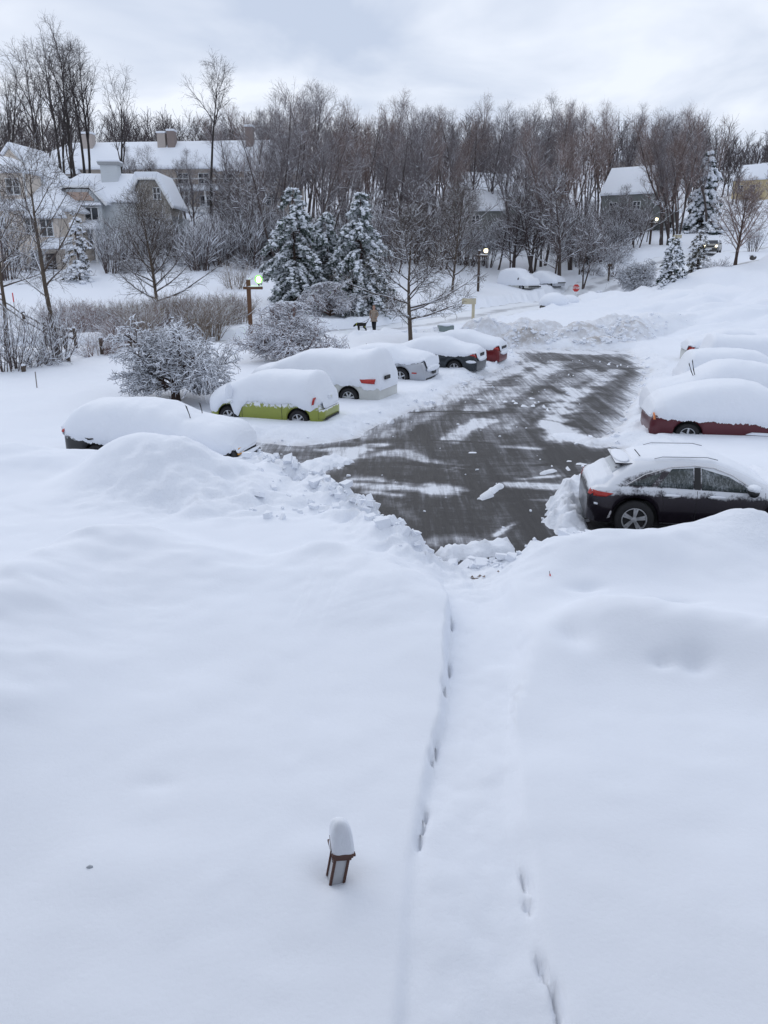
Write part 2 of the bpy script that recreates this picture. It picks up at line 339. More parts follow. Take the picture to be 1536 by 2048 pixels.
def snow_depth(x, y):
    dd = .50 + .10 * fbm(x / 3.2, y / 3.2, 1, 3) + .035 * fbm(x / .8, y / .8, 5, 3)
    dd = dd + sstep(30, 60, y) * .25 * fbm(x / 5, y / 5, 9, 4) + sstep(14, 20, x) * sstep(38, 50, y) * sstep(95, 80, y) * (.95 * fbm(x / 3.4, y / 2.4, 151, 4) + .35 * np.abs(fbm(x / 1.4, y / 1.4, 155, 3)) + .1)
    churn = np.zeros(x.shape); dirt = np.zeros(x.shape)
    # the parking strips either side were never cleared but lie lower
    m = (y < 20) & (np.abs(x) < 16)
    if m.any():
        xm, ym, dm = x[m], y[m], dd[m]; acc = 0
        for ox, oy in ((0, 0), (.28, .1), (-.28, -.1), (.1, -.3), (-.1, .3), (.2, .24), (-.2, -.24)):
            x_, y_, d_ = xm + ox, ym + oy, dm.copy()
            for pl, h, wf, wb in RIDGES:
                d, t = seg_dist(x_, y_, pl); hh = np.interp(t, np.linspace(0, 1, len(h)), h)
                i = np.interp(x_, [p[0] for p in sorted(pl)], [p[1] for p in sorted(pl)])
                wd = wb + (wf - wb) * sstep(.9, -.9, y_ - i); d_ = d_ + np.clip(hh - d_, 0, 9) * np.exp(-(d / wd) ** 2)
            acc = acc + d_
        rel = np.clip(acc / 7 - .55, 0, .5) * 2; wv = 1 - sstep(9.0, 6.5, ym)
        acc = acc / 7 + rel * (.16 * fbm(xm / 1.3, ym / .8, 141, 3) + .05 * fbm(xm / .4, ym / .4, 143, 3)) + wv * .05 * fbm(xm / .9, ym / .9, 145, 3)
        # slumped pockets on the house side of the right-hand drift
        for px_, py_, rx_, ry_, dp in ((1148, 1262, .22, .34, .17), (1325, 1312, .12, .10, .09), (1392, 1316, .18, .15, .12), (1172, 1165, .26, .10, .08), (1360, 1190, .3, .08, .06), (805, 1130, .14, .16, .07), (320, 1545, .16, .10, .03)):
            qx, qy = on_z(px_, py_, .62)[:2]; acc = acc - dp * np.exp(-((xm - qx) / rx_) ** 2 - ((ym - qy) / ry_) ** 2)
        dd = dd.copy(); dd[m] = acc
    # buried car beside the black one
    a = R(-15); cx, cy = on_z(328, 910, 1.1)[:2]; u = (x - cx) * math.cos(a) + (y - cy) * math.sin(a); v = -(x - cx) * math.sin(a) + (y - cy) * math.cos(a)
    bm_ = .50 + .50 * np.exp(-(np.abs(u - .25) / 2.0) ** 3 - (v / 1.35) ** 2) + .56 * np.exp(-(np.abs(u + .42) / 1.3) ** 2.6 - (v / 1.05) ** 2) + .07 * fbm(x / .9, y / .9, 161, 3) * np.exp(-(u / 2.2) ** 2 - (v / 1.6) ** 2)
    dd = np.where(np.hypot(u / 3.2, v / 2.4) < 1, np.maximum(dd, bm_), dd)
    # far-end piles
    for px_, py_, rx, ry, h, dt in PILES:
        q = ((x - px_) / rx) ** 2 + ((y - py_) / ry) ** 2; f = np.clip(1 - q, 0, 1) ** .55 * h
        f = f * (1 + .30 * fbm(x / .7, y / .7, 21, 3)); k = f > dd
        dd = np.where(k, f, dd); dirt = np.maximum(dirt, dt * np.clip(1.25 - q, 0, 1)); churn = np.maximum(churn, np.clip(1.4 - q, 0, 1) * .8)
    # cleared lot: soft low edges along the parked cars, steep broken banks at the near end
    s0 = poly_sd(x, y, LOT); nearb = sstep(18.5, 16.0, y)
    dd = dd * (1 - (1 - nearb) * .45 * sstep(-8.5, -5.0, s0) * sstep(45, 42, y))
    lump = 1 - 2 * np.abs(fbm(x / .55, y / .55, 31, 3)) * 1.6
    s = s0 + .30 * fbm(x / 1.3, y / 1.3, 33, 3) + nearb * sstep(3.2, 2.4, x) * .22 * fbm(x / .4, y / .4, 35, 2) + (1 - nearb) * .25 * fbm(x / 2.0, y / 2.0, 37, 2)
    band = np.exp(-((s + .45) / .55) ** 2)
    dd = dd + band * (nearb * sstep(3.0, 2.2, x) * (.24 * lump - .06 + .12 * fbm(x / .2, y / .2, 41, 2)) + (1 - nearb) * (.10 * lump))
    churn = np.maximum(churn, np.exp(-((s + .35) / .8) ** 2))
    wl_ = .9 - .55 * nearb
    dd = dd * sstep(.20, -wl_, s) - .05 * sstep(-.05, .3, s)
    dirt = np.maximum(dirt, .5 * np.exp(-((s - .1) / .22) ** 2))
    ins = s > .1
    for pl, wd, h in SLUSH:
        d, t = seg_dist(x, y, pl); d = d + .30 * wd * fbm(x / .35, y / .35, 51, 3)
        d = d + .5 * wd * fbm(x / .15, y / .15, 53, 3)
        f = h * np.clip(1 - (d / wd) ** 2, -.5, 1) * (.75 + 1.2 * np.abs(fbm(x / .2, y / .2, 55, 3)))
        k = (d < wd) & (f > dd); dd = np.where(k, f, dd); churn = np.where(k, 1.0, churn); dirt = np.where(k & (h < .1), np.maximum(dirt, .2), dirt)
    # crumbs thrown by the plough
    cr = vn(x / .17, y / .17, 61) + .8 * vn(x / 1.6, y / 1.6, 63)
    k = ins & (cr > .66); dd = np.where(k, np.maximum(dd, (cr - .66) * .5), dd)
    # trodden patch in front of the left bank
    tp = sstep(1.0, .35, np.hypot((x + 2.9) / 3.9, (y - 13.6) / 1.9)); dd = dd + tp * (.26 * fbm(x / .6, y / .6, 71, 4) + .10 * np.abs(fbm(x / .3, y / .3, 73, 2)) - .05); churn = np.maximum(churn, tp * .7)
    # roads: packed, lower than the lawns
    for pl, wd in ((ROAD, 3.3), (ROAD2, 2.8)):
        d, t = seg_dist(x, y, pl); d = d + .5 * fbm(x / 1.5, y / 1.5, 81, 3)
        dd = dd + np.exp(-((d - wd - .7) / .7) ** 2) * (.12 + .25 * fbm(x / .6, y / .6, 83, 3))
        dd = dd * (1 - sstep(wd + .3, wd - .3, d)) - .06 * sstep(wd + .2, wd - .4, d)
    # shovelled path to the door: a crisp left cut, a low slumped right side
    lw = .05 * fbm(y / .7, y * 0 + 3, 93, 4); rw = .06 * fbm(y / .8, y * 0 + 9, 95, 3)
    xl = np.interp(y, PL_Y, PL_X) + lw; xr = np.interp(y, PR_Y, PR_X) + rw
    t = (x - xl) / (xr - xl); rng_ = sstep(10.6, 9.4, y)
    cutr = .05 + .16 * sstep(7.4, 6.6, y) * sstep(-.1, .25, fbm(y / 1.1, y * 0, 97, 2)); 
    fl = np.interp(t, [-.2, 0, .5, 1.0, 1.3], [.385, .39, .40, .425, .46]) + .035 * fbm(x / .55, y / .55, 95, 3) + .012 * fbm(x / .14, y / .14, 98, 2)
    fl = fl + .065 * sstep(5.6, 4.4, y) * sstep(.75, .1, t)
    inl = sstep(xl - .06 - .03 * sstep(6.5, 5.0, y), xl + .02, x); inr = sstep(xr + .16 - cutr, xr - .10 + cutr * .45, x)
    inp = inl * inr * rng_
    dd = dd * (1 - inp) + np.minimum(fl, dd + .0) * inp
    churn = np.maximum(churn, inp * .12)
    for px_, py_, ln in ((898, 1335, .16), (887, 1388, .10), (872, 1492, .13), (862, 1520, .05), (852, 1635, .06), (846, 1660, .05), (838, 1690, .07), (903, 1245, .12),
                         (1051, 1772, .10), (1056, 1822, .05), (1083, 1945, .08), (1110, 2000, .07), (1116, 2040, .06)):     # crevices where the cut snow has slipped
        qx, qy = on_z(px_, py_, .42)[:2]; sl = .10 if px_ < 1000 else -.08
        dd = dd - .15 * np.exp(-((x - qx - sl * (y - qy)) / .017) ** 2 - ((y - qy) / ln) ** 2)
    jx, jy = on_z(945, 1140, .2)[:2]; jm = np.exp(-(((x - jx) / .8) ** 2 + ((y - jy) / 1.3) ** 2))
    dd = dd * (1 - .75 * jm * (s < .1)) + jm * .12 * fbm(x / .25, y / .25, 99, 3) * (s < .1); churn = np.maximum(churn, jm)
    # the hollow the wind left round the garden lantern
    lx, ly = LANTERN[:2]; rr = np.hypot(x - lx, y - ly)
    dd = dd - .07 * np.exp(-(rr / .16) ** 2)
    return dd, churn, dirt
LANTERN = on_z(672, 1752, .5)
def snow_top(x, y):
    x = np.array([float(x)]); y = np.array([float(y)]); return float((ground(x, y) + snow_depth(x, y)[0])[0])

ys = [0.6]
while ys[-1] < 420: ys.append(ys[-1] + max(.055, .0052 * ys[-1]) if ys[-1] < 62 else ys[-1] * 1.02)
xs = [0.0]
while xs[-1] < 1.3: xs.append(xs[-1] + .028)
while xs[-1] < 17: xs.append(xs[-1] + .08)
while xs[-1] < 260: xs.append(xs[-1] * 1.03)
ys = np.array(ys); xs = np.array(xs); xs = np.r_[-xs[:0:-1], xs]
GX, GY = np.meshgrid(xs, ys); nr, nc = GX.shape
dep, chn, drt = snow_depth(GX, GY); GZ = ground(GX, GY) + dep
ii = np.arange(nr * nc).reshape(nr, nc)
Q = np.stack([ii[:-1, :-1], ii[:-1, 1:], ii[1:, 1:], ii[1:, :-1]], -1).reshape(-1, 4)
me = mesh_np('snow_ground', np.stack([GX, GY, GZ], -1), Q, smooth=True, mats=[M_SNOWG])
for nm, ar in (('churn', chn), ('dirt', drt)):
    at = me.attributes.new(nm, 'FLOAT', 'POINT'); at.data.foreach_set('value', ar.ravel().astype(np.float32))
o = obj('snow_ground', me); o['kind'] = 'structure'; o['label'] = 'deep fresh snow over lawns and parking strips'

def asphalt_mat():
    m, t, b = mat('wet asphalt'); k = NB(t); v = k.coord('Object')
    dirv = k.coord('Object', (1.0, 0.08, 1), (0, 0, R(-28)))           # streaks along the way the plough drove
    x2 = k.coord('Object', (0.35, 1.2, 1), (0, 0, R(8)))
    n1 = k.noise(dirv, 1.6, 8, 0.70, 0.4); n2 = k.noise(dirv, 9.0, 6, 0.65); n3 = k.noise(v, 0.25, 3, 0.5); n4 = k.noise(x2, 1.4, 8, 0.72, 1.2); n5 = k.noise(v, 7.0, 6, .7)
    far = k.step(k.sepxyz(v)[1], 16.0, 34.0)
    fa = k.n('ShaderNodeAttribute', attribute_name='film').outputs['Fac']
    f = k.math('ADD', k.math('ADD', k.math('MULTIPLY', n1, .62), k.math('MULTIPLY', n4, .30)), k.math('ADD', k.math('MULTIPLY', n2, .40), k.math('MULTIPLY', n3, .28)))
    f = k.math('ADD', k.math('ADD', f, k.math('MULTIPLY', n5, .16)), k.math('ADD', k.math('MULTIPLY', far, .07), k.math('MULTIPLY', fa, .33)))
    slush = k.step(f, .84, 1.22)
    gr = k.noise(v, 60, 3)
    asp = k.mix(gr, (0.016, 0.016, 0.018), (0.045, 0.043, 0.045))
    k.set(b.inputs['Base Color'], k.mix(k.math('MULTIPLY', slush, .9), asp, k.mix(k.step(f, 1.02, 1.25), (0.36, 0.37, 0.41), (0.76, 0.79, 0.85))))
    k.set(b.inputs['Roughness'], k.math('ADD', .42, k.math('MULTIPLY', n2, .4))); b.inputs['Specular IOR Level'].default_value = .28
    k.set(b.inputs['Normal'], k.bump(k.math('ADD', k.math('MULTIPLY', gr, .4), k.math('ADD', n2, n5)), .5, .02)); return m
lx_ = np.arange(-6, 16.01, .1); ly_ = np.arange(10, 46.01, .1)
LX, LY = np.meshgrid(lx_, ly_); i2 = np.arange(LX.size).reshape(LX.shape)
film = np.zeros(LX.shape)
for pl, wd, st in FILM:
    d, t = seg_dist(LX, LY, pl); d = d + .7 * wd * fbm(LX / .8, LY / .8, 111, 4) + .55 * wd * fbm(LX / .5, LY / 1.6, 113, 4) + .3 * wd * fbm(LX / .22, LY / .3, 115, 2)
    film = np.maximum(film, st * sstep(1.15, .25, d / wd))
film = np.maximum(film, .75 * sstep(.9, .0, poly_sd(LX, LY, LOT)) * sstep(15, 22, LY))
me = mesh_np('parking_lot', np.stack([LX, LY, ground(LX, LY)], -1), np.stack([i2[:-1, :-1], i2[:-1, 1:], i2[1:, 1:], i2[1:, :-1]], -1).reshape(-1, 4), smooth=True, mats=[asphalt_mat()])
for k_ in range(9):                             # tyre arcs swept through the slush
    cx_, cy_, r_ = ((2.2, 20.8, 4.2), (2.6, 21.2, 3.4), (9.2, 24.0, 4.5), (9.4, 24.2, 3.0), (-1.5, 12.0, 6.5), (-1.2, 11.6, 5.0), (14, 30, 7.5), (14, 30, 6.1), (1.0, 15.2, 5.5))[k_]
    film = film - .55 * sstep(.13, .05, np.abs(np.hypot(LX - cx_, LY - cy_) - r_)) * sstep(.0, .35, fbm(LX / 1.5, LY / 1.5, 120 + k_, 2) + .12)
at = me.attributes.new('film', 'FLOAT', 'POINT'); at.data.foreach_set('value', film.ravel().astype(np.float32))
o = obj('parking_lot', me); o['kind'] = 'structure'; o['label'] = 'ploughed wet asphalt parking lot streaked with slush'

def road_mat():
    m, t, b = mat('packed snow road'); k = NB(t); v = k.coord('Object'); u = k.n('ShaderNodeAttribute', attribute_name='across').outputs['Fac']
    n = k.noise(v, .6, 5, .6, .5); n2 = k.noise(v, 3, 4)
    rut = k.math('ADD', k.math('MULTIPLY', k.math('SINE', k.math('MULTIPLY', u, 10.5)), .16), n)
    k.set(b.inputs['Base Color'], k.mix(k.step(rut, .42, .78), (0.80, 0.83, 0.875), (0.44, 0.45, 0.48)))
    b.inputs['Roughness'].default_value = .6; k.set(b.inputs['Normal'], k.bump(n2, .4, .05)); return m
M_ROAD = road_mat()
for pl, wd, nm, lb in ((ROAD, 4.2, 'road', 'packed snowy lane winding past the lamp posts'), (ROAD2, 3.6, 'side_road', 'ploughed side road behind the stop sign')):
    P = np.array(pl); L = np.r_[0, np.cumsum(np.hypot(*np.diff(P, axis=0).T))]; s = np.linspace(0, L[-1], int(L[-1] / 1.0))
    cx = np.interp(s, L, P[:, 0]); cy = np.interp(s, L, P[:, 1]); tx = np.gradient(cx); ty = np.gradient(cy); l = np.hypot(tx, ty); tx /= l; ty /= l
    u = np.linspace(-1, 1, 13); RX = cx[:, None] - ty[:, None] * u * wd; RY = cy[:, None] + tx[:, None] * u * wd; i2 = np.arange(RX.size).reshape(RX.shape)
    RZ = ground(RX, RY) + (0.0 if nm == 'road' else .004)
    me = mesh_np(nm, np.stack([RX, RY, RZ], -1), np.stack([i2[:-1, 1:], i2[:-1, :-1], i2[1:, :-1], i2[1:, 1:]], -1).reshape(-1, 4), smooth=True, mats=[M_ROAD])
    at = me.attributes.new('across', 'FLOAT', 'POINT'); at.data.foreach_set('value', np.tile(u, len(s)).astype(np.float32))
    o = obj(nm, me); o['kind'] = 'structure'; o['label'] = lb
# broken lumps along the ploughed banks: far too many to count
def snow_chunks():
    r5 = np.random.default_rng(12); pts = []
    n = 26000; X = r5.uniform(-5.5, 4.2, n); Y = r5.uniform(10.8, 18.5, n); s = poly_sd(X, Y, LOT); k = (s > -1.0) & (s < .25) & (X < 3.2) & ~((X < -2.4) & (Y < 16.2)); p = np.exp(-((s + .25) / .35) ** 2) * .16; k &= r5.random(n) < p
    pts.append(np.c_[X[k], Y[k], .03 + .10 * r5.random(k.sum()) ** 3])
    n = 4000; X = r5.uniform(-6.5, 1.0, n); Y = r5.uniform(11.8, 15.4, n); s = poly_sd(X, Y, LOT); k = (s < -.6) & (np.hypot((X + 2.9) / 3.6, (Y - 13.6) / 1.7) < 1) & (X > -2.6) & (r5.random(n) < .05)
    pts.append(np.c_[X[k], Y[k], .025 + .08 * r5.random(k.sum()) ** 2])
    for px_, py_, rx, ry, h, dt in PILES:
        m = int(40 * dt) + 6; a = r5.uniform(0, 6.28, m); q = np.sqrt(r5.random(m)); pts.append(np.c_[px_ + rx * q * np.cos(a), py_ - abs(ry) * q * np.abs(np.sin(a)), .05 + .11 * r5.random(m) ** 2])
    n = 9000; X = r5.uniform(-3, 13, n); Y = r5.uniform(16, 44, n); s = poly_sd(X, Y, LOT); k = (np.abs(s + .05) < .35) & (r5.random(n) < .20); pts.append(np.c_[X[k], Y[k], .03 + .09 * r5.random(k.sum()) ** 2])
    n = 2500; X = r5.uniform(-2, 11, n); Y = r5.uniform(12, 40, n); s = poly_sd(X, Y, LOT); k = (s > .2) & (r5.random(n) < .06); pts.append(np.c_[X[k], Y[k], .02 + .05 * r5.random(k.sum()) ** 3])
    P = np.concatenate(pts); g = ground(P[:, 0], P[:, 1]); Z = g + np.maximum(snow_depth(P[:, 0], P[:, 1])[0], 0)
    U = np.array([(x, y, z) for x in (-1, 1) for y in (-1, 1) for z in (-1, 1)], float); N = len(P)
    V = U[None] * (.62 + .5 * r5.random((N, 8, 3))) * P[:, 2][:, None, None] * (np.array([1, .8, .62])[None, None] * (.7 + .6 * r5.random((N, 1, 3))))
    a = r5.uniform(0, 6.28, N); tl = r5.normal(0, .4, N); c, s_ = np.cos(a)[:, None], np.sin(a)[:, None]
    x, y, z = V[..., 0], V[..., 1], V[..., 2]; x, z = x * np.cos(tl)[:, None] - z * np.sin(tl)[:, None], x * np.sin(tl)[:, None] + z * np.cos(tl)[:, None]
    V = np.stack([x * c - y * s_, x * s_ + y * c, z], -1) + np.stack([P[:, 0], P[:, 1], Z + P[:, 2] * .18], -1)[:, None]
    F = np.array([(0, 1, 3, 2), (4, 6, 7, 5), (0, 4, 5, 1), (2, 3, 7, 6), (0, 2, 6, 4), (1, 5, 7, 3)]); F = (F[None] + (np.arange(N) * 8)[:, None, None]).reshape(-1, 4)
    return mesh_np('snow_chunks', V.reshape(-1, 3), F, smooth=False, mats=[M_SNOW])
o = obj('snow_chunks', snow_chunks()); o['kind'] = 'stuff'; o['label'] = 'broken snow lumps along the ploughed edges'
bv = o.modifiers.new('round', 'BEVEL'); bv.width = .012; bv.segments = 1; bv.limit_method = 'NONE'
# the house the photograph is taken from: its front wall stands just behind the window
M_HOME = siding('dark grey siding', (0.20, 0.20, 0.21))
b = MB()
for x0, x1, z0, z1 in ((-12, -0.6, 0, 9.0), (0.6, 9, 0, 9.0), (-0.6, 0.6, 0, 3.9), (-0.6, 0.6, 5.6, 9.0)): b.box(((x0 + x1) / 2, -.45, (z0 + z1) / 2), (x1 - x0, .3, z1 - z0))
t = thing('house', 'grey sided house front just behind the viewer', 'house', (0, 0, 0)); b.build('wall', M_HOME, t)
b = MB(); b.box((-1.5, -.5, 9.3), (21.6, 1.6, .25)); b.build('roof', M_SNOW, t)
# ---------------------------------------------------------------- vehicles
def paint(name, c, frost=0.0, zlo=.6, zhi=1.0, rough=.32, metal=.35, zk=.46):      # car paint with snow stuck to it above zlo
    m, t, b = mat(name); k = NB(t); v = k.coord('Object'); z = k.sepxyz(v)[2]
    n = k.noise(v, 9.0, 7, .72); n2 = k.noise(k.coord('Object', (1, 1, .3)), 30, 4, .6)
    zz = k.step(z, zlo, zhi)
    f = k.math('ADD', k.math('ADD', k.math('MULTIPLY', zz, zk), k.math('MULTIPLY', n, .9)), k.math('MULTIPLY', n2, .22))
    f = k.math('ADD', f, k.math('MULTIPLY', k.math('MAXIMUM', k.normal_z(), 0.0), .30))
    if zk < .4:                                     # a dusted car: a rough band at the belt line, powder on pillars and roof
        nf = k.noise(v, 24, 8, .75); n3 = k.noise(v, 3.2, 3, .5); vs_n = k.noise(k.coord('Object', (1, 1, .22)), 34, 5, .7)
        band = k.math('MULTIPLY', k.step(z, .70, .98), k.math('SUBTRACT', 1.0, k.math('MULTIPLY', k.step(z, 1.03, 1.10), .45)))
        f = k.math('ADD', k.math('ADD', k.math('MULTIPLY', band, .62), k.math('MULTIPLY', nf, .46)), k.math('ADD', k.math('MULTIPLY', n3, .62), k.math('MULTIPLY', vs_n, .22)))
        f = k.math('ADD', f, k.math('MULTIPLY', k.step(k.normal_z(), .25, .8), .45)); frost = frost - .10
    sn = k.math('MULTIPLY', k.step(f, 1.06 - frost, (1.17 if zk > .4 else 1.28) - frost), 1.0 if zk > .4 else .86)
    k.set(b.inputs['Base Color'], k.mix(sn, k.mix(k.noise(v, 3, 3), c, tuple(x * .8 for x in c)), SNOW))
    k.set(b.inputs['Roughness'], k.math('ADD', rough, k.math('MULTIPLY', sn, .4)))
    k.set(b.inputs['Metallic'], k.math('MULTIPLY', k.math('SUBTRACT', 1.0, sn), metal)); b.inputs['Coat Weight'].default_value = .3
    return m
M_TYRE = plain('tyre rubber', (.02, .02, .022), .85, var=.3, scale=14); M_RIM = plain('alloy rim', (.55, .56, .58), .35, .85)
M_DARK = plain('black plastic', (.018, .018, .02), .55); M_TAIL = plain('red tail lamp', (.42, .025, .018), .15, var=.45, scale=14, spec=.6); M_CLEAR = plain('clear lamp', (.6, .62, .65), .15)
M_AMBER = plain('orange plate', (.75, .36, .06), .5); M_WHITEP = plain('white plate', (.75, .76, .78), .5); M_REDREV = plain('amber lamp', (.8, .28, .1), .3)
M_GLASS = glass_mat('dark car glass'); M_FROST = glass_mat('frosted car glass', (.02, .03, .03), .05); M_CHROME = plain('chrome trim', (.6, .6, .62), .2, .9)

class CarShape:
    def __init__(s, L, W, top, belt, zb=.22, tumble=.32, arch=None, r=.33, crown=.04, nose=.16, tail=.10, n=220):
        s.L, s.W, s.n = L, W, n
        s.x = np.sort(np.r_[np.linspace(-L / 2, L / 2, n), L / 2 - np.geomspace(.002, .12, 14), -L / 2 + np.geomspace(.002, .12, 14)])
        tx, tz = zip(*top); s.top = np.interp(s.x, tx, tz)
        kk = np.exp(-np.linspace(-2, 2, 11) ** 2); kk /= kk.sum()
        xs_ = np.linspace(-L / 2, L / 2, 400); tt = np.interp(xs_, tx, tz); tt = np.convolve(np.pad(tt, 5, 'edge'), kk, 'valid'); s.top = np.interp(s.x, xs_, tt)
        bx, bz = zip(*belt); s.belt = np.minimum(np.interp(s.x, bx, bz), s.top - .02)
        e = np.minimum(1, (L / 2 - np.abs(s.x)) / .55); rd = np.where(s.x > 0, nose, tail)
        s.w = W / 2 - rd * 2 * (1 - np.sqrt(np.clip(1 - (1 - e) ** 2.6, 0, 1))) * .9
        s.zb = np.full_like(s.x, zb); s.tumble = tumble; s.crown = crown; s.arch = arch or (); s.r = r
        for xa in s.arch:
            q = (r + .07) ** 2 - (s.x - xa) ** 2; s.zb = np.where(q > 0, np.maximum(s.zb, r + np.sqrt(np.maximum(q, 0))), s.zb)
        s.zb = np.minimum(s.zb, s.belt - .08)
    def ring(s, grow=0.0, growtop=0.0, zlow=None, soft=False):
        w = s.w + grow; top = s.top + growtop; belt = s.belt; zb = s.zb if zlow is None else zlow
        gh = np.clip(top - growtop - belt, 0, 9); wt = np.maximum(w - .04 - s.tumble * gh * (.7 if soft else 1), .25)
        Y = [w - .06 - grow * .5, w - .015, w, w + .0, w - .035, (w - .035) * .35 + wt * .65, wt - .02, wt - .10, wt * .72, wt * .38, 0 * w]
        b2 = belt + growtop * .25
        Z = [zb, zb + .06, zb * .5 + .5 * b2 - .0, b2 - .09, b2, b2 * .35 + (top - .05) * .65 - .02, top - .075, top - .03, top - .005 + s.crown * .4, top + s.crown * .85, top + s.crown]
        if soft:
            e = np.clip(1 - (s.L / 2 - np.abs(s.x)) / .5, 0, 1) ** 2; w = w - .14 * e
            Y = [w - .05, w, w + .01, w - .0, w - .02, (w - .02) * .5 + wt * .5, wt - .03, wt - .14, wt * .66, wt * .34, 0 * w]
            Z = [zb, zb + .06, zb * .5 + .5 * b2, b2 - .05, b2 + .05, b2 * .5 + (top - .1) * .5, top - .17, top - .06, top + .01, top + .05, top + .065]
        Z = np.maximum.accumulate(np.stack(Z, -1), axis=-1)
        return np.stack(Y, -1), Z
    def loft(s, name, material, parent, grow=0, growtop=0, zlow=None, soft=False, wob=0.0, ext=0.0, seed=0, xr=None):
        Y, Z = s.ring(grow, growtop, zlow, soft); X = np.repeat(s.x[:, None], Y.shape[1], 1) * (1 + ext * 2 / s.L)
        if xr is not None:
            k = (s.x >= xr[0]) & (s.x <= xr[1]); X, Y, Z = X[k], Y[k], Z[k]
        if soft:
            # refine the ring and round it
            m = 26; t = np.linspace(0, 1, m); d = np.sqrt(np.diff(Y, axis=1) ** 2 + np.diff(Z, axis=1) ** 2 + 1e-9); c = np.c_[np.zeros(len(Y)), np.cumsum(d, 1)]; c /= c[:, -1:]
            Y = np.stack([np.interp(t, c[i], Y[i]) for i in range(len(Y))]); Z = np.stack([np.interp(t, c[i], Z[i]) for i in range(len(Z))]); X = np.repeat(X[:, :1], m, 1)
            for _ in range(5):
                Y[:, 1:-1] = (Y[:, :-2] + Y[:, 1:-1] * 2 + Y[:, 2:]) / 4; Z[:, 1:-1] = (Z[:, :-2] + Z[:, 1:-1] * 2 + Z[:, 2:]) / 4
            for _ in range(6):
                Z[1:-1, 8:] = (Z[:-2, 8:] + Z[1:-1, 8:] * 2 + Z[2:, 8:]) / 4; Y[1:-1, 8:] = (Y[:-2, 8:] + Y[1:-1, 8:] * 2 + Y[2:, 8:]) / 4
        n, m = Y.shape; P1 = np.stack([X, Y, Z], -1); P2 = np.stack([X, -Y, Z], -1)[:, ::-1][:, 1:]; P = np.concatenate([P1, P2], 1)
        if wob:
            P[..., 2] += wob * fbm(P[..., 0] * 1.6 + seed * 7, P[..., 1] * 1.6, 7, 3) * (np.arange(P.shape[1]) > 1) * (np.arange(P.shape[1]) < P.shape[1] - 2)
            P[..., 1] += wob * .5 * fbm(P[..., 0] * 2.1, P[..., 2] * 2.1 + seed * 5, 8, 3)
        M = P.shape[1]; ii = np.arange(n * M).reshape(n, M)
        F = np.stack([ii[:-1, :-1], ii[:-1, 1:], ii[1:, 1:], ii[1:, :-1]], -1).reshape(-1, 4)
        ends = [ii[0][::-1], ii[-1]]; V = P.reshape(-1, 3).tolist(); T = []
        for e_ in ends:
            c = P.reshape(-1, 3)[e_].mean(0); V.append(list(c)); ci = len(V) - 1
            T += [(e_[j], e_[j + 1], ci) for j in range(M - 1)] + [(e_[-1], e_[0], ci)]
        me = mesh_np(name, V, F[:, ::-1], np.array(T)[:, ::-1], smooth=True, mats=[material])
        return obj(name, me, parent)
    def side_y(s, x, z):
        if not hasattr(s, '_r'): s._r = s.ring()
        Y, Z = s._r; i = int(np.clip(np.searchsorted(s.x, x), 0, len(s.x) - 1)); return float(np.interp(z, Z[i], Y[i]))
    def end_x(s, y, z, end):                       # where the surface is met coming from the front (+1) or the rear (-1)
        Y, Z = s._r if hasattr(s, '_r') else s.ring(); s._r = (Y, Z)
        rr = range(len(s.x)) if end < 0 else range(len(s.x) - 1, -1, -1)
        for i in rr:
            if Z[i, -1] >= z and np.interp(z, Z[i], Y[i]) >= abs(y): return float(s.x[i])
        return float(s.x[0 if end < 0 else -1])
    def side_patch(s, pts, sgn, nu=10, nv=4, off=.006):   # pts: 4 corners (x,z): bottom rear, bottom front, top front, top rear
        (a, b, c, d) = [np.array(p, float) for p in pts]; vs = []
        for j in range(nv + 1):
            for i in range(nu + 1):
                u, v = i / nu, j / nv; p = (a * (1 - u) + b * u) * (1 - v) + (d * (1 - u) + c * u) * v
                vs.append((p[0], sgn * (s.side_y(p[0], p[1]) + off), p[1]))
        fs = [(j * (nu + 1) + i, j * (nu + 1) + i + 1, (j + 1) * (nu + 1) + i + 1, (j + 1) * (nu + 1) + i) for j in range(nv) for i in range(nu)]
        return vs, fs
    def end_patch(s, y0, y1, z0, z1, end, nu=8, nv=4, off=.008, y0t=None, y1t=None):
        vs = []; y0t = y0 if y0t is None else y0t; y1t = y1 if y1t is None else y1t
        for j in range(nv + 1):
            for i in range(nu + 1):
                u, v = i / nu, j / nv; z = z0 + (z1 - z0) * v; y = (y0 + (y0t - y0) * v) * (1 - u) + (y1 + (y1t - y1) * v) * u
                vs.append((s.end_x(y, z, end) + end * off, y, z))
        fs = [(j * (nu + 1) + i, j * (nu + 1) + i + 1, (j + 1) * (nu + 1) + i + 1, (j + 1) * (nu + 1) + i) for j in range(nv) for i in range(nu)]
        return vs, fs
def solid(name, vf, m, parent, th=.012):
    o = MB().add(*vf).build(name, m, parent, smooth=True)
    md = o.modifiers.new('thickness', 'SOLIDIFY'); md.thickness = th; md.offset = 0; return o
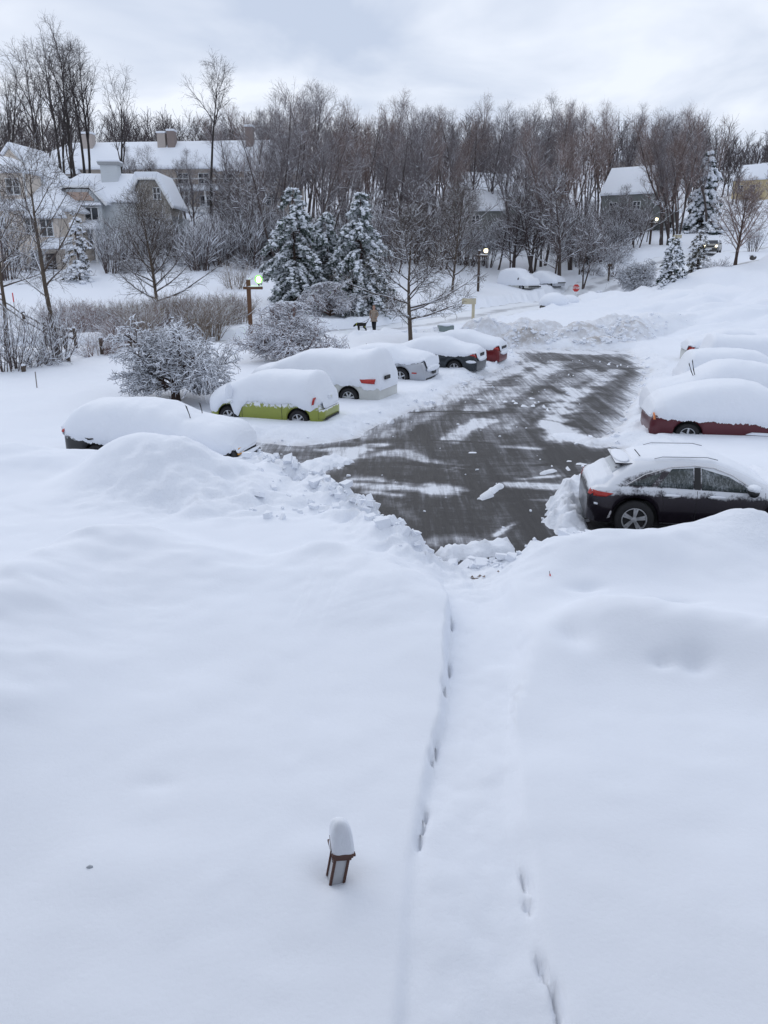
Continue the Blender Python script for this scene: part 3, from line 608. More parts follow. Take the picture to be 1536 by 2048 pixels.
def wheel(parent, x, y, r, wdt=.2, spokes=7, split=False):
    b = MB(); h = wdt / 2
    b.lathe([(r * .66, -h), (r * .9, -h), (r * .97, -h * .8), (r, -h * .5), (r, h * .5), (r * .97, h * .8), (r * .9, h), (r * .66, h), (r * .64, h * .7), (r * .64, -h * .7), (r * .66, -h)], 28, (0, 0, 0), 'Y')
    wo = b.build('wheel', M_TYRE, parent, smooth=True, loc=(x, y, r)); sg = 1 if y > 0 else -1
    b = MB(); f = sg * h * .72
    b.lathe([(r * .665, f - sg * .05), (r * .665, f + sg * .012), (r * .60, f + sg * .012), (r * .58, f - sg * .03)], 28, (0, 0, 0), 'Y')
    b.lathe([(.001, f - sg * .0), (r * .15, f - sg * .002), (r * .17, f - sg * .03)], 12, (0, 0, 0), 'Y')
    for i in range(spokes):
        for dq in ((-.13, .13) if split else (0,)):
            a = 2 * math.pi * i / spokes + .2; c0, s0 = math.cos(a), math.sin(a); c1, s1 = math.cos(a + dq), math.sin(a + dq); wd0 = r * (.085 if not split else .06)
            p0 = Vector((c0 * r * .08, 0, s0 * r * .08)); p1 = Vector((c1 * r * .62, 0, s1 * r * .62)); nn = Vector((-(p1 - p0).z, 0, (p1 - p0).x)).normalized() * wd0
            vs = [p0 - nn, p1 - nn * .85, p1 + nn * .85, p0 + nn]; vs = [Vector((v.x, f - sg * .012, v.z)) for v in vs]
            if sg < 0: vs = vs[::-1]
            b.prism(vs, (0, sg * -.03, 0))
    b.build('rim', M_RIM, wo)
    b = MB(); b.lathe([(.001, f - sg * .055), (r * .64, f - sg * .055)], 24, (0, 0, 0), 'Y'); b.build('brake_disc', M_DARK, wo)
    return wo
def car_base(label, cat, sh, paint_m, loc, rz, sink, wheels=True, spokes=5, wr=None, split=False, name='parked_car', group=None):
    t = thing(name, label, cat, (loc[0], loc[1], gz(loc[0], loc[1]) - sink), rz, group)
    sh.loft('body', paint_m, t)
    b = MB(); b.box((0, 0, .48), (sh.L * .9, sh.W - .42, .5)); b.build('underbody', M_DARK, t)
    for xa in sh.arch:
        for sg in (-1, 1):
            if wheels: wheel(t, xa, sg * (sh.W / 2 - .10), wr or sh.r, .21, spokes, split)
    return t
def windows(t, sh, panes, m, name='side_window', sides=(-1, 1)):
    for p in panes:
        for sg in sides: solid(name, sh.side_patch(p, sg), m, t, .008)
def mirror(t, sh, x, z, m, sides=(-1, 1), s=1.0, snow=None):
    for sg in sides:
        y = sh.side_y(x, z); b = MB(); b.blob((x, sg * (y + .13), z + .06), (.09 * s, .12 * s, .085 * s), 10, 7, 3, .04); b.bar([(x, sg * (y - .02), z), (x, sg * (y + .08), z + .03)], .025, 6)
        mo = b.build('mirror', m, t, smooth=True)
        if snow:
            b = MB(); b.blob((x, sg * (y + .13), z + .06 + .05 * s + snow * .4), (.10 * s, .135 * s, .05 + snow * .5), 12, 8, 5, .06); b.build('snow_cap', M_SNOW, mo, smooth=True)
def snow_cover(t, sh, tt, side, zlow, wob=.05, ext=.06, seed=0, rag=.05, xr=None, name='snow_cover'):
    x = sh.x; zl = np.interp(x, *zip(*zlow)) if isinstance(zlow, (list, tuple)) else np.full_like(x, zlow)
    zl = zl + rag * (fbm(x * 3.1, x * 0 + seed, 3, 5, .75)) * 1.2
    zl = np.minimum(zl, sh.top + tt - .12)
    tc = tt * np.clip((sh.L / 2 - np.abs(x)) / .35, .35, 1) ** .6
    return sh.loft(name, M_SNOW, t, side, tc, zl, True, wob, ext, seed, xr)
def place(a, L0, hd):       # car centre from a known point of the car (pixel-measured) and its local coordinates
    c, s = math.cos(hd), math.sin(hd); return (a[0] - L0[0] * c + L0[1] * s, a[1] - L0[0] * s - L0[1] * c)
def wipers(t, base, tips, m=M_DARK):
    for bp, tp in zip(base, tips):
        b = MB(); bp, tp = Vector(bp), Vector(tp); mid = bp.lerp(tp, .5) + Vector((.03, 0, .0))
        b.bar([bp, mid, tp], [.012, .010, .006], 6); d = (tp - bp).normalized(); q = tp - d * .28 + Vector((.02, .01, 0)); b.bar([q - d * .25, q + d * .25], .010, 6)
        b.build('wiper', m, t)

# --- near right: dark crossover, thinly dusted
hd = R(-8); SUVS = CarShape(4.80, 1.92, [(-2.4, .80), (-2.36, .96), (-2.22, 1.06), (-2.10, 1.10), (-1.95, 1.22), (-1.62, 1.44), (-1.50, 1.49), (-1.0, 1.56), (-.55, 1.575), (-.0, 1.53), (.45, 1.39), (.93, 1.16), (1.12, 1.09), (2.0, 1.02), (2.3, .90), (2.4, .62)],
    [(-2.4, 1.02), (-1.6, 1.06), (0, 1.03), (1.3, .98), (2.4, .8)], .30, .40, (-1.48, 1.37), .385, .035, .16, .17, 260)
M_SUVP = paint('blackened plum paint', (.017, .012, .020), .055, .66, .96, .25, .4, .34)
c = place((4.42, 12.88), (-1.48 * .885, -.96 * .92), hd)
t = car_base('dark plum crossover with frosted side windows, dusted with snow, nose to the right', 'car', SUVS, M_SUVP, c, hd, 0.0, True, 5, .385, True)
SUV = t
windows(t, SUVS, [[(-1.10, 1.085), (-.42, 1.06), (-.42, 1.44), (-.82, 1.415)], [(-.26, 1.055), (.74, 1.02), (.26, 1.30), (-.26, 1.44)]], M_FROST)
windows(t, SUVS, [[(-1.66, 1.10), (-1.22, 1.09), (-1.02, 1.34), (-1.22, 1.28)]], M_FROST, 'quarter_window')
for sg in (-1, 1):
    b = MB(); b.add(*SUVS.side_patch([(-.40, 1.06), (-.28, 1.055), (-.28, 1.455), (-.40, 1.455)], sg, 4, 4, .009)); b.build('door_pillar', M_DARK, t)
    pts = [(-1.70, 1.095), (-1.34, 1.30), (-.85, 1.445), (-.4, 1.485), (-.03, 1.455), (.33, 1.325), (.82, 1.03)]
    b = MB(); b.bar([(x, sg * (SUVS.side_y(x, z) + .006), z) for x, z in [(pts[i][0] + (pts[i + 1][0] - pts[i][0]) * k / 5, pts[i][1] + (pts[i + 1][1] - pts[i][1]) * k / 5) for i in range(6) for k in range(5)]], .012, 6); b.build('window_trim', M_CHROME, t)
    for hx in (-.82, .02):
        b = MB(); y = SUVS.side_y(hx, .92); b.bar([(hx - .16, sg * (y + .01), .915), (hx - .1, sg * (y + .04), .92), (hx + .1, sg * (y + .04), .92), (hx + .16, sg * (y + .01), .915)], [.014, .02, .02, .014], 8)
        ho = b.build('door_handle', M_SUVP, t, smooth=True); b = MB(); b.blob((hx, sg * (y + .035), .945), (.17, .03, .022), 12, 6, 2); b.build('snow_cap', M_SNOW, ho, smooth=True)
    for dx in (-1.02, -.34, .93):                                   # door shut lines
        b = MB(); zz = np.linspace(.42 if dx > -.9 else .62, 1.03, 12); b.bar([(dx + (.10 * (1 - (z - .6) / .4) if dx < -.9 else 0), sg * (SUVS.side_y(dx, z) + .001), z) for z in zz], .005, 5); b.build('door_gap', M_DARK, t)
    b = MB(); b.bar([(-1.15, sg * .60, 1.585), (-1.0, sg * .61, 1.63), (-.15, sg * .61, 1.645), (.05, sg * .61, 1.60)], .014, 8); b.build('roof_rail', plain('snowed roof rail', (.10, .10, .11), .5, snowup=.25), t)
    b = MB(); b.add(*SUVS.side_patch([(-2.30, .84), (-2.06, .86), (-1.93, .93), (-2.32, .965)], sg, 10, 4, .010)); tl = b.build('tail_light', M_TAIL, t, smooth=True)
    tl.modifiers.new('s', 'SOLIDIFY').thickness = .02
    b = MB(); b.add(*SUVS.side_patch([(-1.0, .335), (1.05, .335), (1.05, .36), (-1.0, .36)], sg, 10, 2, .012)); b.build('sill_trim', M_CHROME, t)
    b = MB(); b.add(*SUVS.end_patch(sg * .66, sg * .86, .85, .95, -1, 6, 3, .010)); b.build('tail_light', M_TAIL, t, smooth=True)
    b = MB(); b.add(*SUVS.side_patch([(-2.02, .40), (-1.97, .42), (-1.93, .56), (-1.96, .57)], sg, 3, 4, .008)); b.build('reflector', M_CHROME, t)
solid('rear_window', SUVS.end_patch(-.62, .62, 1.13, 1.39, -1, 10, 6, .006, -.50, .50), glass_mat('snowy rear glass', (.03, .035, .04), .45), t)
b = MB(); b.box((-1.72, 0, 1.455), (.34, 1.18, .035)); sp = b.build('spoiler', M_SUVP, t, bevel=.015)
b = MB(); b.blob((-1.72, 0, 1.48), (.17, .58, .03), 16, 6, 4, .05); b.build('snow_cap', M_SNOW, sp, smooth=True)
b = MB(); b.bar([(-1.86, -.02, 1.20), (-2.0, -.26, 1.14)], .012, 6); b.bar([(-1.88, .0, 1.2), (-1.84, -.5, 1.36)], .008, 5); b.build('rear_wiper', M_DARK, t)
mirror(t, SUVS, .66, 1.02, M_DARK, s=1.15, snow=.05)
b = MB(); b.bar([(-1.35, -.35, 1.53), (-1.50, -.35, 1.70)], .010, 6); b.build('antenna', M_DARK, t)
# thin snow on roof, hatch and hood
def strip_snow(t, sh, x0, x1, ywf, h, nm='roof_snow', seed=1, m=M_SNOW, wv=.05):
    nx, ny = 90, 26; xx = np.linspace(x0, x1, nx); Vt = []; n = 0
    Z = np.interp(xx, sh.x, sh.top) + sh.crown; Wd = np.array([ywf(x) for x in xx]); u = np.linspace(-1, 1, ny)
    X, Uu = np.meshgrid(xx, u, indexing='ij'); Y = Uu * Wd[:, None] * (1 + wv * 1.5 * fbm(X * 4, Uu * .5 + seed, 3, 3)[:, :])
    ex = np.minimum((X - x0), (x1 - X)) / .12; prof = np.clip(np.minimum(ex, (1 - np.abs(Uu)) * 6), 0, 1) ** .5
    zs = np.zeros_like(X); Yr, Zr = sh.ring()
    for i in range(nx):
        j = int(np.clip(np.searchsorted(sh.x, xx[i]), 0, len(sh.x) - 1)); yy, zz = Yr[j][::-1], Zr[j][::-1]; zs[i] = np.interp(np.abs(Y[i]), yy, zz)
    ZZ = zs + h * prof * (1 + .8 * fbm(X * 2.5, Y * 2.5 + seed, 5, 4)) - .012 * (1 - prof)
    ii = np.arange(nx * ny).reshape(nx, ny)
    me = mesh_np(nm, np.stack([X, Y, ZZ], -1), np.stack([ii[:-1, :-1], ii[1:, :-1], ii[1:, 1:], ii[:-1, 1:]], -1).reshape(-1, 4), smooth=True, mats=[m]); return obj(nm, me, t)
strip_snow(t, SUVS, -1.55, 1.10, lambda x: float(np.interp(x, [-1.5, -1, -.3, .3, 1.1], [.54, .60, .62, .62, .72])), .03)
strip_snow(t, SUVS, -2.36, -1.92, lambda x: float(np.interp(x, [-2.4, -2.1, -1.9], [.60, .78, .72])), .05, 'hatch_snow', 3)
strip_snow(t, SUVS, 1.06, 2.34, lambda x: float(np.interp(x, [1.0, 2.0, 2.4], [.80, .76, .55])), .10, 'hood_snow', 5)

SUV.scale = (.885, .92, .875)
b = MB(); b.blob((-2.22, -.52, .70), (.13, .36, .07), 16, 8, 3, .2); b.build('bumper_snow', M_SNOW, SUV, smooth=True)
# --- shapes shared by the buried ones
def hatch(L=3.9, W=1.69, H=1.53, arch=(-1.2, 1.18), r=.295):
    return CarShape(L, W, [(-L / 2, .55), (-L / 2 + .03, .80), (-L / 2 + .10, .98), (-L / 2 + .30, 1.34), (-L / 2 + .42, 1.44), (-L / 2 + .9, H), (0, H + .02), (.45, H - .06), (1.15, 1.05), (1.3, .98), (1.75, .84), (L / 2 - .05, .68), (L / 2, .45)],
        [(-L / 2, .98), (0, .92), (1.2, .90), (L / 2, .7)], .24, .26, arch, r, .035, .16, .10)
def sedan(L=4.55, W=1.75, H=1.43, arch=(-1.30, 1.36), r=.315, rearlen=.62):
    q = -L / 2
    return CarShape(L, W, [(q, .60), (q + .03, .82), (q + .10, .97), (q + .25, 1.01), (q + rearlen, 1.05), (q + rearlen + .55, H - .17), (q + rearlen + 1.0, H), (0, H + .015), (.4, H - .04), (1.15, 1.03), (1.3, .97), (1.9, .86), (L / 2 - .05, .72), (L / 2, .45)],
        [(q, .92), (0, .90), (1.2, .88), (L / 2, .7)], .24, .34, arch, r, .035, .16, .09)
def minivan(L=5.05, W=1.95, H=1.75, arch=(-1.45, 1.50), r=.335):
    q = -L / 2
    return CarShape(L, W, [(q, .60), (q + .03, .95), (q + .10, 1.15), (q + .28, 1.60), (q + .42, 1.70), (q + 1.0, H), (-.2, H + .02), (.4, H - .04), (1.45, 1.14), (1.6, 1.07), (2.2, .92), (L / 2 - .05, .75), (L / 2, .45)],
        [(q, 1.05), (0, 1.02), (1.5, .98), (L / 2, .75)], .26, .24, arch, r, .04, .18, .10)

# --- left row
def tails(t, sh, y0, y1, z0, z1, m=M_TAIL, off=.01):
    for sg in (-1, 1): solid('tail_light', sh.end_patch(sg * y0, sg * y1, z0, z1, -1, 6, 4, off), m, t, .02)
def wrap(t, sh, pts, m=M_TAIL, sides=(-1, 1), nm='tail_light', off=.012):
    for sg in sides: solid(nm, sh.side_patch(pts, sg, 8, 3, off), m, t, .015)

hd = R(163); sh = hatch(L=3.62, W=1.62, H=1.40, arch=(-1.12, 1.12)); c = place((-2.50, 22.05), (-1.12, .81), hd)
M_GREEN = paint('lime green paint', (.31, .35, .06), .17, .36, .82, .4, .1)
t = car_base('lime green hatchback under a thick snow cap, rear toward the lot', 'car', sh, M_GREEN, c, hd, .02, True, 6)
t.name = 'parked_hatchback'
snow_cover(t, sh, .16, .07, [(-1.81, .84), (-1.72, .80), (-1.45, .60), (-1.12, .70), (-.82, .78), (.45, .80), (.62, .62), (.76, .34), (.88, .40), (1.0, .68), (1.22, .70), (1.45, .42), (1.81, .36)], .04, .06, 2, .05)
solid('rear_bumper', sh.end_patch(-.74, .74, .36, .62, -1, 12, 3, .05), M_GREEN, t, .04)
wrap(t, sh, [(-1.66, .80), (-1.59, .78), (-1.63, .98), (-1.69, 1.0)], M_TAIL, off=.105)
b = MB(); b.box((-1.85, .02, .93), (.05, .34, .12), 0, rx=.1); b.build('hatch_handle', M_GREEN, t, bevel=.02)
b = MB(); b.box((-1.87, -.02, .345), (.05, 1.1, .05)); b.build('bumper_trim', M_DARK, t)
for sg in (1, -1):
    b = MB(); y = sh.side_y(.95, .95); b.blob((.98, sg * (y + .13), .80), (.10, .13, .08), 10, 7, 1, .05); mo = b.build('mirror', M_GREEN, t, smooth=True)
    b = MB(); b.blob((1.0, sg * (y + .13), 1.07), (.10, .13, .25), 12, 9, 6, .06); b.build('snow_cap', M_SNOW, mo, smooth=True)
    b = MB(); zz = np.linspace(.3, .9, 8); b.bar([(-.62, sg * (sh.side_y(-.62, z) + .002), z) for z in zz], .006, 5); b.build('door_gap', M_DARK, t); b = MB(); b.bar([(.66, sg * (sh.side_y(.66, z) + .002), z) for z in zz], .006, 5); b.build('door_gap', M_DARK, t)

hd = R(158); sh = minivan(H=1.56); c = place((-1.20, 25.8), (-1.45, .97), hd)
M_WHITE = paint('white paint', (.62, .63, .60), .0, .9, 1.3, .4, .05)
t = car_base('white minivan under smooth deep snow, taller than the green hatchback beside it', 'minivan', sh, M_WHITE, c, hd, .04, True, 7)
t.name = 'parked_minivan'
snow_cover(t, sh, .20, .08, [(-2.5, .66), (-2.3, .62), (-2.0, .62), (-1.9, .76), (-1.0, .76), (-.8, .6), (.5, .42), (2.5, .4)], .04, .05, 5, .05)
wrap(t, sh, [(-2.42, .86), (-1.98, .88), (-1.90, 1.0), (-2.45, 1.02)], off=.085)
b = MB(); b.box((-2.60, .30, 1.02), (.05, .42, .12)); b.build('number_plate', M_DARK, t)
b = MB(); b.add(*sh.side_patch([(-.45, .98), (-.2, .98), (-.2, 1.02), (-.45, 1.02)], 1, 4, 2, .03)); b.build('door_handle', M_CHROME, t)

hd = R(157); sh = sedan(4.75, 1.86, 1.28, (-1.35, 1.40), .335, .55); c = place((.62, 30.4), (-1.35, .93), hd)
M_SILV = paint('silver paint', (.50, .52, .56), .03, .75, 1.0, .35, .5)
t = car_base('silver coupe with two slatted tail bars, hood end buried in snow', 'car', sh, M_SILV, c, hd, .0, True, 5, .335)
t.name = 'parked_coupe'
snow_cover(t, sh, .18, .06, [(-2.4, 1.06), (-2.3, 1.02), (-2.0, .90), (-.8, .80), (0, .55), (2.4, .4)], .04, .03, 8, .05)
for z in (.80, .90): solid('tail_bar', sh.end_patch(-.72, .72, z, z + .03, -1, 10, 2, .02), M_DARK, t, .02)
b = MB(); b.blob((-2.40, .0, .66), (.10, .72, .13), 14, 8, 3, .08); b.build('snow_clump', M_SNOW, t, smooth=True)
b = MB(); b.box((-2.42, -.1, .48), (.03, .34, .12)); b.build('number_plate', M_DARK, t)
wrap(t, sh, [(-2.05, .50), (-1.85, .50), (-1.85, .55), (-2.05, .55)], M_TAIL, nm='side_marker')
b = MB(); b.box((-2.34, 0, .27), (.08, 1.5, .10)); b.build('bumper_trim', M_DARK, t, bevel=.02)

hd = R(157); sh = sedan(4.53, 1.75, 1.34); c = place((3.0, 33.3), (-1.30, .87), hd)
M_GREY = paint('charcoal paint', (.04, .048, .055), .02, .72, 1.0, .3, .5)
t = car_base('charcoal sedan with a five-spoke wheel showing and snow-capped roof', 'car', sh, M_GREY, c, hd, .02, True, 5)
t.name = 'parked_sedan'
snow_cover(t, sh, .18, .06, [(-2.3, 1.02), (-2.15, .98), (-1.85, .86), (-1.3, .82), (-.5, .86), (.9, .80), (1.3, .6), (2.3, .42)], .04, .02, 11, .05)
tails(t, sh, .30, .80, .80, .97); wrap(t, sh, [(-2.22, .84), (-1.92, .90), (-1.95, .98), (-2.24, .97)])
b = MB(); b.box((-2.285, 0, .885), (.02, .56, .13)); b.build('plate_panel', M_DARK, t)
b = MB(); b.blob((-2.31, .0, .70), (.08, .62, .10), 14, 8, 4, .10); b.build('snow_clump', M_SNOW, t, smooth=True)
b = MB(); b.blob((-1.98, .84, .62), (.26, .05, .07), 12, 7, 5, .15); b.build('snow_clump', M_SNOW, t, smooth=True)
mirror(t, sh, .95, .92, M_GREY, s=.9, snow=.10)

hd = R(157); sh = sedan(4.50, 1.75, 1.34); c = place((5.35, 36.2), (-2.2, .55), hd)
M_RED = paint('dark red paint', (.17, .012, .015), .05, .62, .95, .3, .3)
t = car_base('dark red sedan with snow on its trunk, farthest of the left row', 'car', sh, M_RED, c, hd, .02, True, 5)
t.name = 'parked_sedan'
snow_cover(t, sh, .20, .07, [(-2.3, 1.0), (-2.1, .95), (-1.9, .78), (-.5, .8), (1.0, .7), (2.3, .42)], .04, .02, 14, .06)
tails(t, sh, .42, .82, .78, .96); wrap(t, sh, [(-2.2, .80), (-1.95, .86), (-1.97, .96), (-2.22, .96)])
b = MB(); b.box((-2.27, 0, .87), (.02, .8, .12)); b.build('plate_panel', M_DARK, t)
b = MB(); b.blob((-2.29, -.05, .64), (.09, .66, .11), 14, 8, 6, .10); b.build('snow_clump', M_SNOW, t, smooth=True)

# --- black one at the left, hood toward the lot
hd = R(-14); c = (-5.35, 18.15); sh = CarShape(4.6, 1.82, [(-2.3, .6), (-2.27, .95), (-2.2, 1.10), (-1.95, 1.26), (-1.70, 1.36), (-1.2, 1.42), (-.3, 1.43), (.2, 1.37), (.95, 1.10), (1.2, 1.08), (1.8, 1.0), (2.1, .92), (2.25, .78), (2.3, .45)], [(-2.3, 1.0), (0, .97), (1.2, .95), (2.3, .78)], .26, .26, (-1.3, 1.38), .34, .04, .17, .10)
M_BLACK = paint('black paint', (.012, .012, .014), .13, .50, .95, .3, .2)
t = car_base('black wagon buried in snow with raised wipers and an orange number plate', 'car', sh, M_BLACK, c, hd, .06, True, 5)
t.name = 'parked_wagon'
snow_cover(t, sh, .20, .07, [(-2.3, .98), (-2.15, .92), (-1.7, .74), (-1.2, .72), (-.6, .74), (.6, .72), (2.0, .6), (2.3, .66)], .06, .09, 17, .09)
wipers(t, [(1.05, -.30, 1.18), (1.05, .30, 1.18)], [(.98, -.42, 1.66), (1.02, .22, 1.62)])
b = MB(); b.box((2.36, -.36, .62), (.03, .32, .16)); b.build('number_plate', M_AMBER, t)
b = MB(); b.box((2.31, -.05, .56), (.06, 1.50, .30), taper=.9); b.build('grille', M_DARK, t, bevel=.03)
b = MB(); b.box((2.37, 0, .40), (.06, 1.6, .10)); b.build('bumper', M_BLACK, t, bevel=.02)
b = MB(); b.blob((2.40, -.0, .49), (.07, .78, .05), 12, 6, 4, .1); b.build('snow_clump', M_SNOW, t, smooth=True)
wrap(t, sh, [(-2.26, .95), (-2.16, .95), (-2.16, 1.06), (-2.24, 1.08)], M_TAIL, off=.095)
for x in (-1.45, .15):
    b = MB(); b.blob((x, -.93, .83), (.14, .06, .035), 10, 6, 4, .2); b.build('door_handle', M_DARK, t)

t.scale = (.93, .95, .97)
# --- right row, seen nearly side on
hd = R(-9); sh = CarShape(4.6, 1.78, [(-2.3, .6), (-2.27, .84), (-2.2, .98), (-1.95, 1.06), (-1.2, 1.30), (-.55, 1.41), (.1, 1.42), (.5, 1.35), (1.15, 1.03), (1.3, .96), (1.9, .86), (2.25, .72), (2.3, .45)], [(-2.3, .92), (0, .90), (1.2, .88), (2.3, .7)], .24, .30, (-1.32, 1.34), .32, .035, .16, .09); c = place((8.15, 20.3), (-1.32, -.89), hd)
M_MAROON = paint('maroon paint', (.10, .010, .018), .06, .52, .80, .35, .2)
t = car_base('maroon car with snow down to its door bottoms and one amber rear lamp', 'car', sh, M_MAROON, c, hd, .10, True, 5)
t.name = 'parked_sedan'
snow_cover(t, sh, .24, .06, [(-2.3, .78), (-2.1, .72), (-1.3, .76), (-.6, .70), (.3, .66), (1.0, .62), (1.6, .6), (2.3, .5)], .04, .02, 21, .07)
wrap(t, sh, [(-2.24, .74), (-2.19, .74), (-2.22, .93), (-2.26, .95)], M_REDREV, off=.075)
mirror(t, sh, .95, .88, M_DARK, s=1.1)
b = MB(); b.add(*sh.side_patch([(.15, .40), (1.5, .36), (1.5, .44), (.3, .46)], -1, 12, 3, .04)); so = b.build('snow_ledge', M_SNOW, t); so.modifiers.new('s', 'SOLIDIFY').thickness = .09

hd = R(172); sh = sedan(4.7, 1.82, 1.50); c = (10.45, 23.5)
t = car_base('pale car wholly under snow, crossed wipers raised above its hood', 'car', sh, M_SILV, c, hd, .0, True, 5)
t.name = 'parked_sedan'
snow_cover(t, sh, .28, .10, [(-2.3, .5), (2.3, .30)], .06, .08, 24, .05)
wipers(t, [(1.02, .25, 1.28), (1.0, .32, 1.28)], [(1.30, .50, 1.80), (1.18, .36, 1.88)])
hd = R(-9); sh = hatch(4.2, 1.72, 1.50); c = (12.45, 27.1)
M_BLUE = paint('silver blue paint', (.30, .36, .44), .10, .60, 1.0, .4, .4)
t = car_base('silver blue hatchback with dark mirror, snow smooth over its roof', 'car', sh, M_BLUE, c, hd, .05, True, 5)
t.name = 'parked_hatchback'
snow_cover(t, sh, .27, .09, [(-2.1, 1.0), (-1.9, .96), (-1.5, .86), (-1.0, .88), (-.8, 1.0), (.3, 1.0), (.6, .88), (1.0, .8), (2.1, .5)], .05, .05, 27, .06)
mirror(t, sh, .85, .95, plain('dark red mirror', (.08, .02, .03), .4), s=1.1)
for z, x0, x1 in ((1.55, -.7, -.2), (1.52, .3, .75)):
    b = MB(); b.bar([(x0, -.64, z), (x1, -.65, z - .03)], .012, 6); b.build('roof_rail', M_DARK, t)
hd = R(-9); sh = minivan(4.7, 1.85, 1.62, (-1.3, 1.4), .33); c = (14.7, 30.2)
t = car_base('grey van under snow at the right edge, behind the silver blue hatchback', 'minivan', sh, M_GREY, c, hd, .02, True, 5)
t.name = 'parked_minivan'
snow_cover(t, sh, .30, .09, [(-2.4, .45), (2.4, .45)], .05, .06, 31, .05)
mirror(t, sh, 1.1, .95, M_DARK, s=1.2)
hd = R(-9); sh = sedan(4.6, 1.78, 1.42); c = place((13.95, 35.9), (-2.25, -.6), hd)
M_OFFW = paint('off white paint', (.55, .56, .53), .06, .60, 1.0, .4, .1)
t = car_base('off-white sedan with one red tail lamp, farthest of the right row', 'car', sh, M_OFFW, c, hd, .0, True, 5)
t.name = 'parked_sedan'
snow_cover(t, sh, .24, .08, [(-2.3, 1.0), (-2.1, .98), (-1.6, .82), (2.3, .5)], .05, .03, 34, .05)
wrap(t, sh, [(-2.22, .78), (-2.02, .82), (-2.04, .98), (-2.24, .98)]); tails(t, sh, .5, .84, .78, .96)
b = MB(); b.bar([(-1.0, -.62, 1.47), (.2, -.64, 1.50)], .012, 6); b.build('window_trim', M_DARK, t)
# --- far ones
x, y, z = at_y(1037, 556, 88); sh = minivan(4.9, 1.9, 1.9, (-1.4, 1.45), .33)
t = car_base('white van half buried by the trees beyond the far lamp', 'van', sh, M_WHITE, (x, y), R(-55), -.1, True, 5); t.name = 'parked_van'
snow_cover(t, sh, .34, .10, [(-2.5, .5), (2.5, .55)], .05, .05, 41, .05)
b = MB(); b.box((2.52, 0, .42), (.10, 1.8, .14)); b.build('bumper', M_DARK, t, bevel=.02)
b = MB(); b.blob((1.0, .95, 1.2), (.10, .16, .16), 8, 6, 2, .1); b.blob((1.0, -.95, 1.2), (.10, .16, .16), 8, 6, 2, .1); b.build('mirror', M_DARK, t)
x, y, z = at_y(1090, 556, 90); sh = sedan()
t = car_base('low car under a snow dome just right of the white van', 'car', sh, M_SILV, (x, y), R(-50), -.05, True, 5); t.name = 'parked_sedan'
snow_cover(t, sh, .36, .14, [(-2.3, .4), (2.3, .55)], .06, .06, 44, .05)
b = MB(); b.box((2.35, 0, .6), (.08, 1.3, .10)); b.build('grille', M_DARK, t, bevel=.02)
# the one driving down the lane with its lamps lit
x, y, z = at_y(1424, 502, 104); sh = CarShape(4.9, 1.85, [(-2.45, .7), (-2.4, 1.2), (-2.2, 1.65), (-1.9, 1.72), (.3, 1.72), (.5, 1.66), (1.05, 1.16), (1.25, 1.10), (2.2, 1.02), (2.4, .9), (2.45, .5)], [(-2.45, 1.08), (1.0, 1.05), (2.45, .92)], .35, .22, (-1.45, 1.45), .36, .03, .10, .08)
M_TAN = paint('champagne paint', (.36, .35, .32), .0, .9, 1.5, .4, .3)
t = car_base('champagne four-wheel drive coming down the lane, headlights on', 'car', sh, M_TAN, (x, y), R(-118), -.15, True, 5); t.name = 'driving_car'
solid('windshield', sh.end_patch(-.72, .72, 1.16, 1.58, 1, 8, 4, .02, -.60, .60), M_GLASS, t)
windows(t, sh, [[(-2.1, 1.12), (-1.0, 1.12), (-1.0, 1.58), (-2.0, 1.58)], [(-.9, 1.12), (-.1, 1.12), (-.1, 1.58), (-.9, 1.58)], [(0, 1.12), (.85, 1.12), (.45, 1.55), (0, 1.58)]], M_GLASS)
b = MB(); b.box((2.46, 0, .84), (.04, 1.0, .16)); b.build('grille', M_DARK, t)
b = MB(); b.box((2.48, 0, .50), (.10, 1.75, .20)); b.build('bumper', M_DARK, t, bevel=.03)
M_LAMP = glow('lit headlamp', (1.0, .86, .52), 7)
for sg in (-1, 1):
    b = MB(); b.blob((2.44, sg * .70, .86), (.06, .15, .10), 10, 6, 1, 0); b.build('headlight', M_LAMP, t, smooth=True)
b = MB(); b.box((2.54, 0, .52), (.02, .4, .14)); b.build('number_plate', M_WHITEP, t)
mirror(t, sh, .9, 1.1, M_DARK)
# ---------------------------------------------------------------- bare trees, shrubs and conifers
def tubes(P, Rd, sides=3, rot=math.pi / 2):
    n, k, _ = P.shape
    T = np.gradient(P, axis=1); T /= np.linalg.norm(T, axis=2, keepdims=True) + 1e-9
    up = np.zeros_like(T); up[..., 2] = 1; up[..., 0] += .013; up[..., 1] += .007
    S = np.cross(T, up); S /= np.linalg.norm(S, axis=2, keepdims=True) + 1e-9
    N = np.cross(S, T); a = rot + math.pi + 2 * math.pi * np.arange(sides) / sides       # one flat face up for three sides
    V = P[:, :, None] + Rd[:, :, None, None] * (np.cos(a)[None, None, :, None] * S[:, :, None] + np.sin(a)[None, None, :, None] * N[:, :, None])
    b = (np.arange(n) * k * sides)[:, None, None] + (np.arange(k - 1) * sides)[None, :, None]; j = np.arange(sides)[None, None]; j2 = (j + 1) % sides
    F = np.stack([b + j, b + j2, b + sides + j2, b + sides + j], -1).reshape(-1, 4)
    return V.reshape(-1, 3), F
def merge(parts):
    V = []; F = []; o = 0
    for v, f in parts: V.append(v); F.append(f + o); o += len(v)
    return np.concatenate(V), np.concatenate(F)
